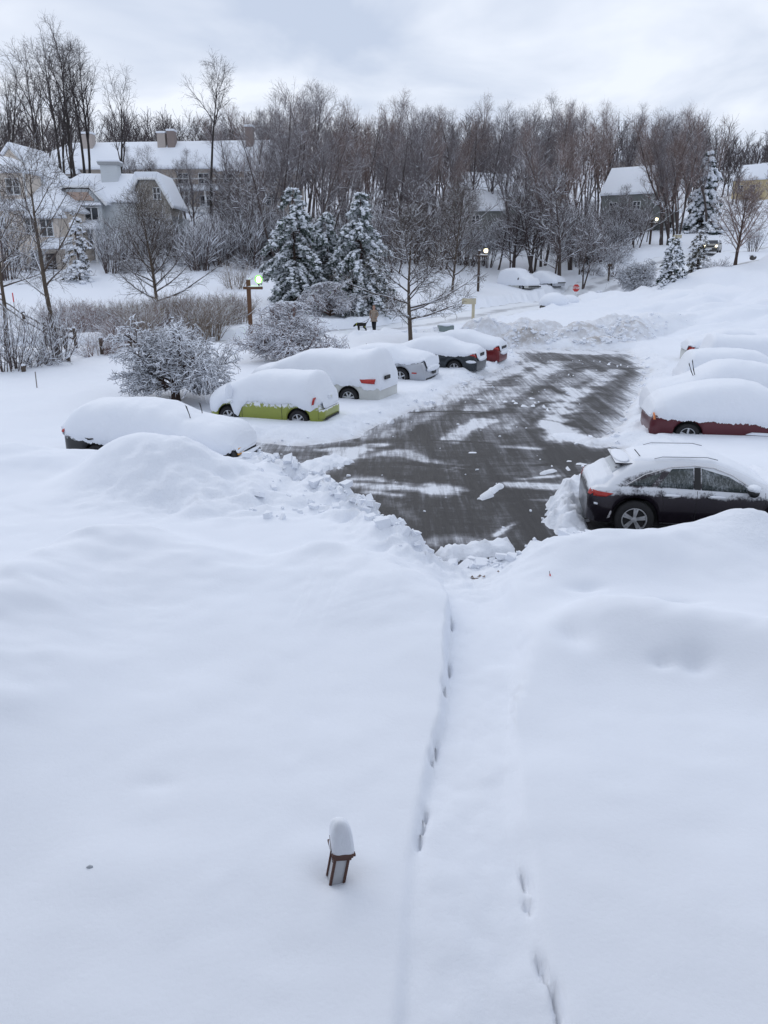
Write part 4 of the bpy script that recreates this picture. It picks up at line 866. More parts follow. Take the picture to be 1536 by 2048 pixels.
def grow(rs, P, Rd, nch, t0, t1, length, lfun, ang, k=4, trop=0.0, wob=.12, rr=.55, rmin=.004, tip=.25, angf=None, flat=0.0, L0=None):
    """children along every parent polyline: nch each, between t0 and t1; length scaled by lfun(t)"""
    n, kk, _ = P.shape; N = n * nch
    t = (np.arange(nch)[None] + rs.random((n, nch))) / nch * (t1 - t0) + t0; t = t.ravel(); pi = np.repeat(np.arange(n), nch)
    f = t * (kk - 1); i = np.minimum(f.astype(int), kk - 2); fr = (f - i)[:, None]
    B = P[pi, i] * (1 - fr) + P[pi, i + 1] * fr; T = P[pi, i + 1] - P[pi, i]; T /= np.linalg.norm(T, axis=1, keepdims=True) + 1e-9
    pr = Rd[pi, i] * (1 - fr[:, 0]) + Rd[pi, i + 1] * fr[:, 0]
    up = np.tile([.01, .02, 1.0], (N, 1)); S = np.cross(T, up); S /= np.linalg.norm(S, axis=1, keepdims=True) + 1e-9; Nn = np.cross(S, T)
    ph = np.arange(N) * 2.39996 + rs.normal(0, .5, N) + pi * 1.7
    A = ang[0] + (ang[1] - ang[0]) * rs.random(N) if angf is None else angf(t) + rs.normal(0, .1, N)
    D = np.cos(A)[:, None] * T + np.sin(A)[:, None] * (np.cos(ph)[:, None] * S + np.sin(ph)[:, None] * Nn)
    if flat: D[:, 2] *= 1 - flat
    D /= np.linalg.norm(D, axis=1, keepdims=True) + 1e-9
    ln = length * lfun(t) * (.65 + .7 * rs.random(N))
    if L0 is not None: ln = ln * L0[pi]
    C = np.zeros((N, k, 3)); C[:, 0] = B; st = (ln / (k - 1))[:, None]; d = D
    for q in range(1, k):
        d = d + rs.normal(0, wob, (N, 3)) + np.array([0, 0, trop]); d /= np.linalg.norm(d, axis=1, keepdims=True) + 1e-9; C[:, q] = C[:, q - 1] + d * st
    r0 = np.maximum(np.minimum(pr * rr, ln * .035), rmin); r = np.maximum(r0[:, None] * np.linspace(1, tip, k)[None], rmin * .8)
    return C, r, ln / (length + 1e-9)
def stems(rs, n, h, lean, k, r0, r1, spread=.1, wob=.03, pw=.8, back=.15):
    P = np.zeros((n, k, 3)); a = rs.random(n) * 6.283; ln = lean[0] + (lean[1] - lean[0]) * rs.random(n); H = h * (.8 + .25 * rs.random(n)) if n > 1 else np.array([h])
    P[:, 0, 0] = np.cos(a) * spread * (n > 1); P[:, 0, 1] = np.sin(a) * spread * (n > 1)
    d = np.stack([np.sin(ln) * np.cos(a), np.sin(ln) * np.sin(a), np.cos(ln)], -1)
    for q in range(1, k):
        d = d + rs.normal(0, wob, (n, 3)) + np.array([0, 0, back / k]); d /= np.linalg.norm(d, axis=1, keepdims=True); P[:, q] = P[:, q - 1] + d * (H / (k - 1))[:, None]
    r = np.repeat((r0 * np.linspace(1, 0, k) ** pw + r1)[None], n, 0); r[:, 0] *= 1.25
    return P, r
one = lambda t: np.ones_like(t)
def tree_proto(name, label, cat, levels, mats_, group=None, snow_levels=(), snow_r=.02, trunk_sides=8, crown_name='crown', sides=(5, 4, 3, 3, 3), stem_name='trunk', snow_lift=.6, in_trunk=1):
    """levels: list of (P,R); the first is the trunk"""
    t = thing(name, label, cat, (0, -60, 0), 0, group)
    V, F = merge([tubes(P, r, trunk_sides if i == 0 else 5) for i, (P, r) in enumerate(levels[:in_trunk])])
    obj(stem_name, mesh_np(stem_name, V, F, smooth=True, mats=[mats_[0]]), t)
    V, F = merge([tubes(P, r, sides[min(i, 4)]) for i, (P, r) in enumerate(levels[in_trunk:])])
    obj(crown_name, mesh_np(crown_name, V, F, mats=[mats_[1]]), t)
    if snow_levels:
        pp = []
        rs = np.random.default_rng(5)
        for li in snow_levels:
            P, r = levels[li]; P2 = P.copy(); sr = np.maximum(r * .8, snow_r) * (.55 + .8 * rs.random((len(P), P.shape[1]))); sr[:, -1] *= .5
            hz = np.abs(np.gradient(P, axis=1)[..., 2]) / (np.linalg.norm(np.gradient(P, axis=1), axis=2) + 1e-9); sr = sr * np.clip(1.35 - hz, .15, 1)
            P2[..., 2] += r * .5 + sr * snow_lift; pp.append(tubes(P2, sr, 5))
        V, F = merge(pp); obj('snow_load', mesh_np('snow_load', V, F, smooth=True, mats=[M_SNOW]), t)
    return t
# bark: winter woods are grey-brown with a purple cast
BK_TALL = bark('tall grey bark', (.030, .027, .027), (.070, .062, .058), .75, .95, 1.5, .3)
BK_TWIG = bark('brown twigs', (.155, .113, .10), (.25, .19, .175), .38, .80, .30, .55)
BK_TWIGG = bark('grey twigs', (.135, .12, .125), (.235, .21, .215), .35, .78, .30, .55)
BK_WOOD = bark('woodland bark', (.05, .042, .04), (.125, .10, .094), .5, .8, .8, .5)
BK_STREET = bark('young tree bark', (.055, .043, .034), (.14, .11, .085), .55, .8, 2.0, .35)
BK_STW = bark('young tree twigs', (.05, .04, .036), (.12, .095, .08), .45, .7, 1.0, .5)
BK_TALLT = bark('dark tall twigs', (.05, .043, .043), (.11, .095, .095), .7, .95, .4, .3)
BK_SNOWY = bark('snowed-over twigs', (.055, .042, .04), (.13, .10, .095), .25, .55, .8, .55)
BK_RED = bark('reddish shrub twigs', (.17, .115, .10), (.30, .21, .185), .30, .62, 1.2, .6)
BK_TANS = bark('tan shrub stems', (.16, .125, .10), (.30, .24, .19), .35, .65, 1.2, .5)
BK_CRAB = bark('wet dark bark', (.035, .025, .022), (.10, .07, .058), .7, .92, 2.5, .3)

PROTO = {}
def wood_tree(key, seed, H, nst=1, dens=1.0, up=.25, l1=.38, a1=(.35, .85), bare=.3, m=(BK_WOOD, BK_TWIG), lean=(0, .08), label='', twk=1.0):
    rs = np.random.default_rng(seed)
    s = stems(rs, nst, H, lean if nst == 1 else (.08, .28), 12, H * .0135 / nst ** .4, .014, .3, .05)
    c1 = grow(rs, *s, int(17 * dens / nst ** .6), bare, .97, H * l1, lambda t: np.clip(1.15 - .8 * (t - bare) / (1 - bare), .25, 1), a1, 7, up * .35, .11, .62, .03, .2)
    c2 = grow(rs, c1[0], c1[1], 7, .22, 1, H * .13, lambda t: 1.15 - .6 * t, (.4, .9), 5, .08 + up * .2, .14, .72, .018, .3, L0=np.sqrt(c1[2] + .1))
    c3 = grow(rs, c2[0], c2[1], int(6 * dens), .15, 1, H * .06, lambda t: 1.1 - .5 * t, (.35, .95), 4, .07, .15, .7, .009 * twk, .5)
    c4 = grow(rs, c3[0], c3[1], 3, .15, 1, H * .030, one, (.3, .9), 3, .06, .15, .8, .007 * twk, .7)
    PROTO[key] = tree_proto('bare_tree', label, 'tree', [s, c1[:2], c2[:2], c3[:2], c4[:2]], m, 'bare trees of the wood', (1, 2) if key in ('wood1', 'wood3', 'wood4', 'snowy0', 'snowy1') else (1,), .020 if key[0] == 'w' else .028)
for i, a in enumerate(((1, 22, 1, 1.0, .35, .32, (.3, .8), .28), (2, 20, 2, 1.0, .5, .30, (.3, .7), .30), (3, 24, 1, 1.1, .6, .30, (.25, .65), .35), (4, 18, 3, .6, .4, .34, (.3, .8), .25),
                       (5, 21, 1, 1.2, .3, .36, (.4, .9), .22), (6, 23, 2, 1.0, .7, .28, (.2, .6), .38))):
    wood_tree('wood%d' % i, 100 + a[0], *a[1:], m=(BK_WOOD, BK_TWIG if i % 2 else BK_TWIGG), label='x')
for i, a in enumerate(((17, 12, 1, .9, .2, .45, (.6, 1.25), .15), (18, 10, 2, .9, .15, .45, (.5, 1.2), .18))):
    wood_tree('snowy%d' % i, 200 + a[0], *a[1:], m=(BK_WOOD, BK_SNOWY), label='x', twk=1.3)
def tall_tree(key, seed, H, bare, nl=11, l1=.30, label='x', a=(.25, .6), fork=1):
    rs = np.random.default_rng(seed)
    s = stems(rs, 1, H, (.0, .05), 14, H * .0115, .02, 0, .025)
    c1 = grow(rs, *s, nl, bare, .98, H * l1, lambda t: np.clip(1.1 - .75 * (t - bare) / (1 - bare), .25, 1), a, 7, .10, .10, .72, .04, .2)
    c2 = grow(rs, c1[0], c1[1], 7, .25, 1, H * .10, lambda t: 1.15 - .6 * t, (.35, .8), 5, .03, .13, .7, .022, .3)
    c3 = grow(rs, c2[0], c2[1], 5, .2, 1, H * .045, lambda t: 1.1 - .5 * t, (.35, .95), 4, .0, .16, .7, .012, .5)
    c4 = grow(rs, c3[0], c3[1], 3, .2, 1, H * .022, one, (.3, .9), 3, -.02, .16, .8, .009, .7)
    PROTO[key] = tree_proto('tall_tree', label, 'tree', [s, c1[:2], c2[:2], c3[:2], c4[:2]], (BK_TALL, BK_TALLT), 'tall bare trees behind the left houses')
tall_tree('tall0', 11, 30, .50); tall_tree('tall1', 12, 28, .45, 9, .34); tall_tree('tall2', 13, 30, .62, 12, .22, a=(.4, .9))
def street_tree(key, seed, H, bare, name, label, nl=13, l1=.42, a=(1.0, 1.35), up=.10, cat='tree', k1=7, d2=8, m=(BK_STREET, BK_STW), r=.017, stemsn=1, d3=6, snow=(), tw=1.0, droop=0.0, sr=.014):
    rs = np.random.default_rng(seed)
    s = stems(rs, stemsn, H, (.0, .05), 10, H * r, .010, .05, .03)
    lf = lambda t: np.clip(1.1 - .85 * (t - bare) / (1 - bare), .18, 1)
    c1 = grow(rs, *s, nl, bare, .97, H * l1, lf, a, k1, up, .08, .55, .012, .2, angf=(lambda t: a[1] + (a[0] - a[1]) * (t - bare) / (1 - bare)))
    c2 = grow(rs, c1[0], c1[1], d2, .15, 1, H * .17, lambda t: 1.2 - .75 * t, (.5, .95), 5, up * .5 - droop, .10, .6, .008, .3, flat=.3)
    c3 = grow(rs, c2[0], c2[1], d3, .15, 1, H * .075, lambda t: 1.1 - .5 * t, (.4, .95), 4, .02 - droop, .12, .7, .006 * tw, .5)
    c4 = grow(rs, c3[0], c3[1], 3, .2, 1, H * .035, one, (.4, .9), 3, .02, .12, .8, .005 * tw, .7)
    t = tree_proto(name, label, cat, [s, c1[:2], c2[:2], c3[:2], c4[:2]], m, None, snow, sr); PROTO[key] = t; return t
def spot(px, py, Y): x, y, z = at_y(px, py, Y); return x, y
def stand(t, x, y, rz=0.0, sink=.0, s=1.0):
    t.location = (x, y, gz(x, y) - sink); t.rotation_euler = (0, 0, rz); t.scale = (s, s, s); return t
def ybase(px, py, snow=.45):           # where a stem seen at this point leaves the snow
    lo, hi = 8, 300; d = _ray(px, py); last = None
    for Y in np.geomspace(9, 330, 500):
        t = Y / d[1]; z = CAMZ + d[2] * t
        if z < gz(d[0] * t, Y) + snow: return d[0] * t, float(Y)
    return d[0] * 90 / d[1], 90.0

# the street tree between the lot and the lane, and its like on the left lawn
def lean_to(t, px_t, py_t):                # tilt a standing tree so that its top leans the way it does in the photograph
    x, y, z = t.location; xt = at_y(px_t, py_t, y)[0]; hz_ = at_y(px_t, py_t, y)[2] - z; rz_ = t.rotation_euler[2]
    t.rotation_euler = (Matrix.Rotation(math.atan2(xt - x, hz_), 4, 'Y') @ Matrix.Rotation(rz_, 4, 'Z')).to_euler()
x, y = ybase(822, 684, .45)
street_tree('street', 21, 6.3, .20, 'street_tree', 'bare street tree with level snow-lined limbs behind the silver coupe', 22, .62, (.45, 1.45), .05, d2=11, d3=7, tw=1.5, snow=(1, 2), sr=.016, r=.019); stand(PROTO['street'], x, y, .6)
x, y = ybase(118, 722); street_tree('street2', 22, 8.3, .36, 'street_tree', 'slim leaning bare tree in front of the split-rail fence', 13, .40, (.5, 1.2), .10, r=.015, snow=(1,), sr=.014)
stand(PROTO['street2'], x, y, 1.0); lean_to(PROTO['street2'], 88, 440)
x, y = ybase(319, 640); street_tree('street3', 23, 8.0, .18, 'street_tree', 'pale-trunked bare tree standing in the tan hedge', 30, .60, (.35, 1.25), .08, r=.016, d2=9, snow=(1,), sr=.016); stand(PROTO['street3'], x, y, .3)
x, y = ybase(14, 690); t = dup(PROTO['street2'], (x, y, gz(x, y)), 2.2, 'dark-trunked bare tree at the left edge behind low shrubs', .9); lean_to(t, -5, 480)
x, y = ybase(1117, 556); street_tree('street4', 24, 7.2, .20, 'street_tree', 'snow-laden bare tree right of the two far buried vehicles', 18, .62, (.5, 1.35), .05, d2=9, m=(BK_STREET, BK_SNOWY), snow=(1, 2), sr=.025, tw=1.3); stand(PROTO['street4'], x, y)
x, y = ybase(903, 585); dup(PROTO['street3'], (x, y, gz(x, y)), 2.0, 'slender bare tree between the street tree and the far lamp', 1.05)
x, y = ybase(1470, 532, .3); street_tree('zelkova', 25, 6.0, .22, 'vase_shaped_tree', 'dense vase-shaped bare tree on the bank right of the oncoming car', 26, .80, (.25, .85), .05, d2=11, m=(BK_CRAB, BK_TWIG), r=.026, tw=1.6); stand(PROTO['zelkova'], x, y)

# spreading dwarf trees, bowed with snow
def crab(key, seed, Wd, H, label, twig=BK_CRAB):
    rs = np.random.default_rng(seed)
    s = stems(rs, 1, H * .36, (.0, .1), 5, .12, .07, 0, .02)
    c1 = grow(rs, *s, 20, .45, 1, Wd * .46, lambda t: .75 + .3 * rs.random(len(t)), (.15, 1.5), 8, .0, .15, .6, .028, .3)
    c2 = grow(rs, c1[0], c1[1], 14, .2, 1, Wd * .17, lambda t: 1.1 - .4 * t, (.4, 1.1), 6, .0, .22, .65, .014, .45)
    c3 = grow(rs, c2[0], c2[1], 7, .15, 1, Wd * .075, one, (.4, 1.1), 4, .0, .24, .75, .010, .6)
    c4 = grow(rs, c3[0], c3[1], 4, .2, 1, Wd * .036, one, (.4, 1.1), 3, .0, .2, .8, .007, .7)
    for c in (c1, c2, c3, c4):
        P = c[0]; dome = .42 + (H - .42) * np.sqrt(np.clip(1 - (np.hypot(P[..., 0], P[..., 1]) / (Wd * .62)) ** 2, .0, 1)); P[..., 2] = np.where(P[..., 2] > dome, dome - (P[..., 2] - dome) * .25, P[..., 2]); low = .62 + .25 * rs.random(P.shape[:2]) - .12 * np.minimum(np.hypot(P[..., 0], P[..., 1]), 1.5); P[..., 2] = np.where(np.hypot(P[..., 0], P[..., 1]) > .3, np.maximum(P[..., 2], low), P[..., 2])
    t = tree_proto('dwarf_tree', label, 'tree', [s, c1[:2], c2[:2], c3[:2], c4[:2]], (BK_CRAB, twig), None, (1, 2, 3, 4), .015, crown_name='crown'); PROTO[key] = t; return t
x, y = ybase(351, 794); stand(crab('crab0', 31, 4.3, 3.3, 'low spreading dwarf tree loaded with snow beside the snowed-over road'), x, y, .4)
x, y = ybase(578, 722); stand(crab('crab1', 32, 4.7, 3.0, 'wide dwarf tree with reddish twigs under snow beside the near lamp post', bark('reddish wet twigs', (.10, .055, .045), (.20, .12, .10), .6, .85, 2.5, .3)), x, y, 1.2)
x, y = ybase(1272, 583); dup(PROTO['crab0'], (x, y, gz(x, y)), 2.0, 'round snow-dusted dwarf tree on the bank right of the stop sign', 1.2)
x, y = ybase(660, 632); dup(PROTO['crab1'], (x, y, gz(x, y)), 3.0, 'frosted dwarf tree at the foot of the big pines', .95)

# brushy shrubs: many stems from the ground
def brush(key, seed, n, H, lean, label, m, name='shrub', d2=7, d3=4, snow=(), sr=.012, tw=1.0, spread=.35, back=.1, arch=0.0):
    rs = np.random.default_rng(seed)
    s = stems(rs, n, H, lean, 7, .022, .006, spread, .06, 1, back)
    if arch: s[0][..., 2] -= arch * (np.linspace(0, 1, 7) ** 2)[None] * H * rs.random((n, 1))
    c2 = grow(rs, *s, d2, .25, 1, H * .33, lambda t: 1.2 - .7 * t, (.3, .75), 4, .05 - arch * .2, .12, .6, .006, .4)
    c3 = grow(rs, c2[0], c2[1], d3, .2, 1, H * .14, one, (.3, .8), 3, .03 - arch * .1, .12, .7, .005 * tw, .6)
    t = tree_proto(name, label, 'shrub', [s, c2[:2], c3[:2]], (m, m), None, snow, sr, 5, 'twigs', (4, 3, 3), 'stems'); PROTO[key] = t; return t
brush('brush0', 41, 26, 2.5, (.05, .6), 'x', BK_TANS, snow=(0, 1), sr=.014); brush('brush1', 42, 30, 2.0, (.1, .95), 'x', BK_RED, arch=.25, snow=(0, 1), sr=.018)
brush('brush2', 43, 24, 3.4, (.05, .6), 'x', BK_SNOWY, snow=(1,), sr=.022); brush('brush3', 44, 36, 1.7, (.2, 1.1), 'x', BK_SNOWY, arch=.3, snow=(1,), sr=.02)

def mound(rs, c, r, n):                           # helper for leafy sprays
    return c
def spray(rs, C, D, L, Wd):                        # one bent leaf-blade quad per centre
    n = len(C); S = np.cross(D, rs.normal(0, 1, (n, 3))); S /= np.linalg.norm(S, axis=1, keepdims=True) + 1e-9
    L = L[:, None]; Wd = Wd[:, None]
    V = np.stack([C - S * Wd * .4, C + S * Wd * .4, C + D * L + S * Wd * .5, C + D * L - S * Wd * .5], 1)
    return V.reshape(-1, 3), np.arange(n * 4).reshape(n, 4)
def needle_mat(name, c0, c1, lo=.35):
    m, t, b = mat(name); k = NB(t); v = k.coord('Object'); n = k.noise(v, 3.5, 4, .6); n2 = k.noise(v, 1.1, 3)
    sn = k.step(k.math('ADD', n, k.math('MULTIPLY', n2, .6)), lo + .48, lo + .66)
    k.set(b.inputs['Base Color'], k.mix(sn, k.mix(k.noise(v, 8, 2), c0, c1), (.72, .76, .80))); b.inputs['Roughness'].default_value = .8; b.inputs['Specular IOR Level'].default_value = .15
    return m
NEEDLE = needle_mat('pine needles', (.045, .066, .056), (.12, .15, .135), .29); NEEDLE2 = needle_mat('spruce needles', (.022, .035, .030), (.055, .08, .066), .40); NEEDLEY = needle_mat('yew needles', (.035, .032, .022), (.10, .09, .055), .38)
_ico = None
def lumps(rs, C, rx, flat=.55):                    # little snow pillows
    th = np.linspace(0, math.pi, 5)[1:-1]; n = 6; U = [(0, 0, 1)]
    for a in th: U += [(math.sin(a) * math.cos(2 * math.pi * j / n), math.sin(a) * math.sin(2 * math.pi * j / n), math.cos(a)) for j in range(n)]
    U = np.array(U + [(0, 0, -1)]); F = []
    T = [(0, 1 + j, 1 + (j + 1) % n) for j in range(n)] + [(1 + 2 * n + j, len(U) - 1, 1 + 2 * n + (j + 1) % n) for j in range(n)]
    for i in range(2): F += [(1 + i * n + j, 1 + (i + 1) * n + j, 1 + (i + 1) * n + (j + 1) % n, 1 + i * n + (j + 1) % n) for j in range(n)]
    N = len(C); sc = rx[:, None, None] * (1 + .3 * rs.normal(0, 1, (N, len(U), 1)).clip(-1, 1)) * np.array([1, 1, flat])[None, None] * (.75 + .5 * rs.random((N, 1, 3)))
    V = C[:, None] + U[None] * sc; o = (np.arange(N) * len(U))[:, None, None]
    return V.reshape(-1, 3), (np.array(F)[None] + o).reshape(-1, 4), (np.array(T)[None] + o).reshape(-1, 3)
def conifer(key, seed, H, Rb, label, name='snowy_pine', droop=.55, whorl=.40, per=9, needles=NEEDLE, sn=1.0, blade=(.26, .07), dens=60, bare=.04, irregular=.45, lump=.115, cat='tree', taper=.60):
    rs = np.random.default_rng(seed)
    s = stems(rs, 1, H, (0, .03), 8, H * .014, .012, 0, .01)
    zs = np.arange(H * bare, H * .985, whorl); P = []
    for z in zs:
        f = (z - H * bare) / (H * (1 - bare)); rad = Rb * (1 - f) ** taper * (1 + irregular * rs.normal(0, .6)) + .12; m = max(3, int(per * (1 - f * .5)))
        for j in range(m):
            a = rs.random() * 6.283; L = rad * (.65 + .5 * rs.random()); q = np.linspace(0, 1, 6); el = .25 - .1 * f + rs.normal(0, .12)
            h = q * L * math.sin(el) * .7 - droop * L * q ** 2.0 * (.7 + .5 * rs.random()); o = q * L * (1 - .18 * q * droop)
            P.append(np.stack([math.cos(a) * o, math.sin(a) * o, z + h + rs.normal(0, .08)], -1))
    P = np.array(P); L = np.linalg.norm(np.diff(P, axis=1), axis=2).sum(1)
    P[..., 2] = np.maximum(P[..., 2], .25)
    r = np.maximum(L[:, None] * .018, .01) * np.linspace(1, .3, 6)[None]
    # foliage: drooping sprays along each bough
    nb = np.maximum((L * dens).astype(int), 6); bi = np.repeat(np.arange(len(P)), nb); tt = .15 + .85 * rs.random(len(bi)) ** .8; f = tt * 5; i = np.minimum(f.astype(int), 4); fr = (f - i)[:, None]
    C = P[bi, i] * (1 - fr) + P[bi, i + 1] * fr; T = P[bi, i + 1] - P[bi, i]; T /= np.linalg.norm(T, axis=1, keepdims=True) + 1e-9
    side = rs.normal(0, 1, (len(bi), 3)); side -= T * (side * T).sum(1, keepdims=True); side /= np.linalg.norm(side, axis=1, keepdims=True) + 1e-9
    D = T * .55 + side * .75 + np.array([0, 0, -.45]); D /= np.linalg.norm(D, axis=1, keepdims=True)
    V, F = spray(rs, C + side * .03, D, blade[0] * (.6 + .8 * rs.random(len(bi))), blade[1] * (.7 + .6 * rs.random(len(bi))))
    t = thing(name, label, cat, (0, -60, 0))
    v0, f0 = tubes(*s, 8); v1, f1 = tubes(P, r, 4); v, f_ = merge([(v0, f0), (v1, f1)]); obj('trunk', mesh_np('trunk', v, f_, smooth=True, mats=[BK_CRAB]), t)
    obj('foliage', mesh_np('foliage', V, F, mats=[needles]), t)
    nl = np.maximum((L * 8 * sn).astype(int), 2); bi = np.repeat(np.arange(len(P)), nl); tt = .2 + .82 * rs.random(len(bi)) ** .75; f = np.minimum(tt, 1) * 5; i = np.minimum(f.astype(int), 4); fr = (f - i)[:, None]
    C = P[bi, i] * (1 - fr) + P[bi, i + 1] * fr + np.stack([rs.normal(0, .07, len(bi)), rs.normal(0, .07, len(bi)), .035 + .03 * rs.random(len(bi))], -1)
    V, F, T3 = lumps(rs, C, lump * (.4 + 1.0 * rs.random(len(bi))))
    obj('snow_load', mesh_np('snow_load', V, F, T3, smooth=True, mats=[M_SNOW]), t)
    PROTO[key] = t; return t
x, y = ybase(722, 628); stand(conifer('pine0', 51, 9.2, 3.2, 'broadest snowy pine, right of its group, behind the dog walker', droop=.6, per=12, sn=1.7), x, y + 1)
x, y = ybase(572, 625); stand(conifer('pine1', 52, 9.2, 2.9, 'dark snowy pine at the left of the pine group, behind the near lamp', droop=.6, per=10, sn=1.5), x + .6, y + 2)
x, y = ybase(648, 620); stand(conifer('pine2', 53, 7.6, 2.2, 'narrow snowy pine in the middle of the pine group', droop=.6, per=9, sn=1.6), x, y + 2.5)
x, y = ybase(1340, 574); stand(conifer('spruce0', 54, 5.0, 1.9, 'small snow-hung spruce on the bank below the lane sign', 'snowy_spruce', .8, .34, 9, NEEDLE2, 1.5, (.20, .05), 50), x, y)
x, y = at_y(1407, 425, 128)[:2]; stand(conifer('spruce1', 55, 12.5, 4.2, 'large white-laden spruce above the oncoming car', 'snowy_spruce', .75, .75, 9, NEEDLE2, 1.6, (.5, .14), 18, lump=.26), x, y)
x, y = ybase(160, 560); stand(conifer('spruce2', 56, 6.3, 1.6, 'plump snow-heaped little spruce by the cream house', 'snowy_spruce', .7, .48, 7, NEEDLEY, 1.2, (.2, .06), 36, lump=.17), x, y)
x, y = ybase(1392, 545); stand(conifer('spruce3', 57, 4.2, 1.7, 'brownish snow-dusted young conifer left of the oncoming car', 'snowy_spruce', .8, .36, 8, NEEDLEY, .7, (.2, .05), 32), x, y)
# ---------------------------------------------------------------- planting
rs = np.random.default_rng(77)
# tall bare trees behind the left houses: px of base, py of base, distance, px of top, py of top
used = set()
def plant(key, px, py, Y, label, top=None, group=None, rz=None, s=None, sink=0.0, lean=None):
    x = at_y(px, py, Y)[0]; y = Y; z = gz(x, y) - sink
    p = PROTO[key]
    if s is None:
        h = max(v[2] for v in p.children[0].bound_box); zt = at_y(top[0], top[1], Y)[2]; s = (zt - z) / h
    rz = rs.uniform(0, 6.28) if rz is None else rz
    if key in used or p.location.y > -50: t = dup(p, (x, y, z), rz, label, s, group)
    else: t = p; t.location = (x, y, z); t.rotation_euler = (0, 0, rz); t.scale = (s, s, s); t['label'] = label
    used.add(key)
    if group: t['group'] = group
    if top is not None and lean is None:
        xt = at_y(top[0], top[1], Y)[0]; hgt = at_y(top[0], top[1], Y)[2] - z; al = math.atan2(xt - x, hgt)
        m = Matrix.Rotation(al, 4, 'Y') @ Matrix.Rotation(rz, 4, 'Z'); t.rotation_euler = m.to_euler()
    return t
G1 = 'tall bare trees behind the left houses'
TALL = [(78, 360, 96, 62, 70, 'tall0', 'leaning tall bare tree nearest the cream house gable'), (95, 378, 95, 68, 110, 'tall1', 'thin tall tree just right of the one by the cream gable'), (118, 362, 98, 95, 45, 'tall2', 'tall slim tree left of the tallest one'),
        (124, 350, 102, 108, 85, 'tall0', 'tall tree close behind the slim one left of the tallest'), (152, 340, 99, 128, 20, 'tall1', 'tallest bare tree over the grey gambrel house'), (164, 338, 104, 160, 58, 'tall2', 'straight trunk right of the tallest tree'),
        (168, 338, 106, 172, 62, 'tall0', 'tall bare tree behind the straight trunk'), (227, 325, 105, 250, 112, 'tall1', 'forked tall tree standing over the cupola'), (5, 285, 110, 18, 105, 'tall0', 'tall tree at the top left corner'),
        (10, 285, 112, -10, 120, 'tall1', 'tall tree cut off by the left edge'), (418, 408, 100, 418, 95, 'tall2', 'lone feathery tall tree right of the grey gambrel house'), (135, 345, 100, 118, 100, 'tall1', 'thin tree between the two tallest trunks')]
for bx, by, Y, tx, ty, key, lb in TALL: plant(key, bx, by, Y, lb, (tx, ty), G1)
# leaning, snow-lined trees at the left end of the wood
def leaner(key, seed, H, label):
    r2 = np.random.default_rng(seed); s = stems(r2, 1, H, (0, .04), 12, H * .0085, .02, 0, .03)
    c1 = grow(r2, *s, 9, .35, .98, H * .32, lambda t: 1.1 - .6 * t, (.3, .8), 7, .08, .12, .55, .025, .2)
    c2 = grow(r2, c1[0], c1[1], 6, .2, 1, H * .12, lambda t: 1.1 - .5 * t, (.4, .9), 5, .02, .14, .6, .014, .3)
    c3 = grow(r2, c2[0], c2[1], 5, .2, 1, H * .05, one, (.4, .9), 4, .0, .15, .7, .010, .5)
    t = tree_proto('leaning_tree', label, 'tree', [s, c1[:2], c2[:2], c3[:2]], (BK_WOOD, BK_TWIGG), 'leaning trees with snow along the trunk', (0,), .055); PROTO[key] = t
leaner('lean0', 61, 17, 'x')
G2 = 'leaning trees with snow along the trunk'
for bx, by, Y, tx, ty, lb in ((555, 430, 84, 440, 205, 'trunk leaning left with a white snow line, over the long apartments'), (598, 420, 84, 700, 215, 'long snow-lined trunk leaning far right behind the pines'),
                              (572, 410, 94, 620, 240, 'snow-lined trunk leaning slightly right behind the left pine'), (655, 440, 93, 725, 260, 'dark forked trunk leaning right above the middle pine'), (1000, 440, 100, 1060, 300, 'bent snow-lined trunk in front of the grey woodland houses'),
                              (560, 405, 96, 562, 150, 'upright dark trunk at the left end of the wood')):
    plant('lean0', bx, by, Y, lb, (tx, ty), G2)
# the wood: skyline read left to right (px, py of the tops)
SKY = [(425, 225), (470, 235), (510, 210), (540, 190), (570, 160), (600, 165), (625, 158), (660, 185), (690, 195), (720, 190), (750, 185), (770, 182), (800, 190), (820, 178), (850, 185), (880, 210), (905, 190), (930, 178), (960, 172), (985, 190), (1010, 205),
       (1040, 200), (1075, 172), (1100, 195), (1120, 200), (1145, 190), (1175, 185), (1200, 185), (1240, 205), (1262, 235), (1300, 250), (1320, 215), (1345, 200), (1375, 195), (1400, 205), (1440, 225)]
G3 = 'bare trees of the wood'
n = 0
row_words = ('front row', 'second row', 'third row', 'back row')
for row, (Y0, drop, step) in enumerate(((100, 60, 50), (114, 40, 40), (130, 22, 36), (148, 8, 36))):
    for q, px in enumerate(np.arange(440, 1530, step)):
        px = px + rs.uniform(-9, 9); ty = np.interp(px, [a for a, b in SKY] + [1475, 1530], [b for a, b in SKY] + [262, 285]) + rs.choice([-14, -4, 4, 12, 26, 40]) * (1 if row else 1.3) + drop * rs.random()
        if row == 0 and (1000 < px < 1060 or 1190 < px < 1310): ty += 30
        Y = Y0 + rs.uniform(-5, 6)
        if px > 1250 and row < 1: Y += 14
        if (1190 < px < 1312) and row < 3: continue
        if 925 < px < 1075 and row < 2: continue
        if px > 1440 or (px > 1372 and row < 2): continue
        if px < 520 and row < 2: continue
        if 1235 < px < 1262 and row == 3: continue
        side = 'left' if px < 760 else ('middle' if px < 1060 else 'right')
        plant('wood%d' % rs.integers(0, 6), px, 470, Y, 'bare brown tree in the %s of the wood, %s part of the skyline' % (row_words[row], side), (px + rs.uniform(-8, 8), ty), G3 + ', %s, %s' % (row_words[row], side)); n += 1
G9 = 'snow-laden small trees along the front of the wood'
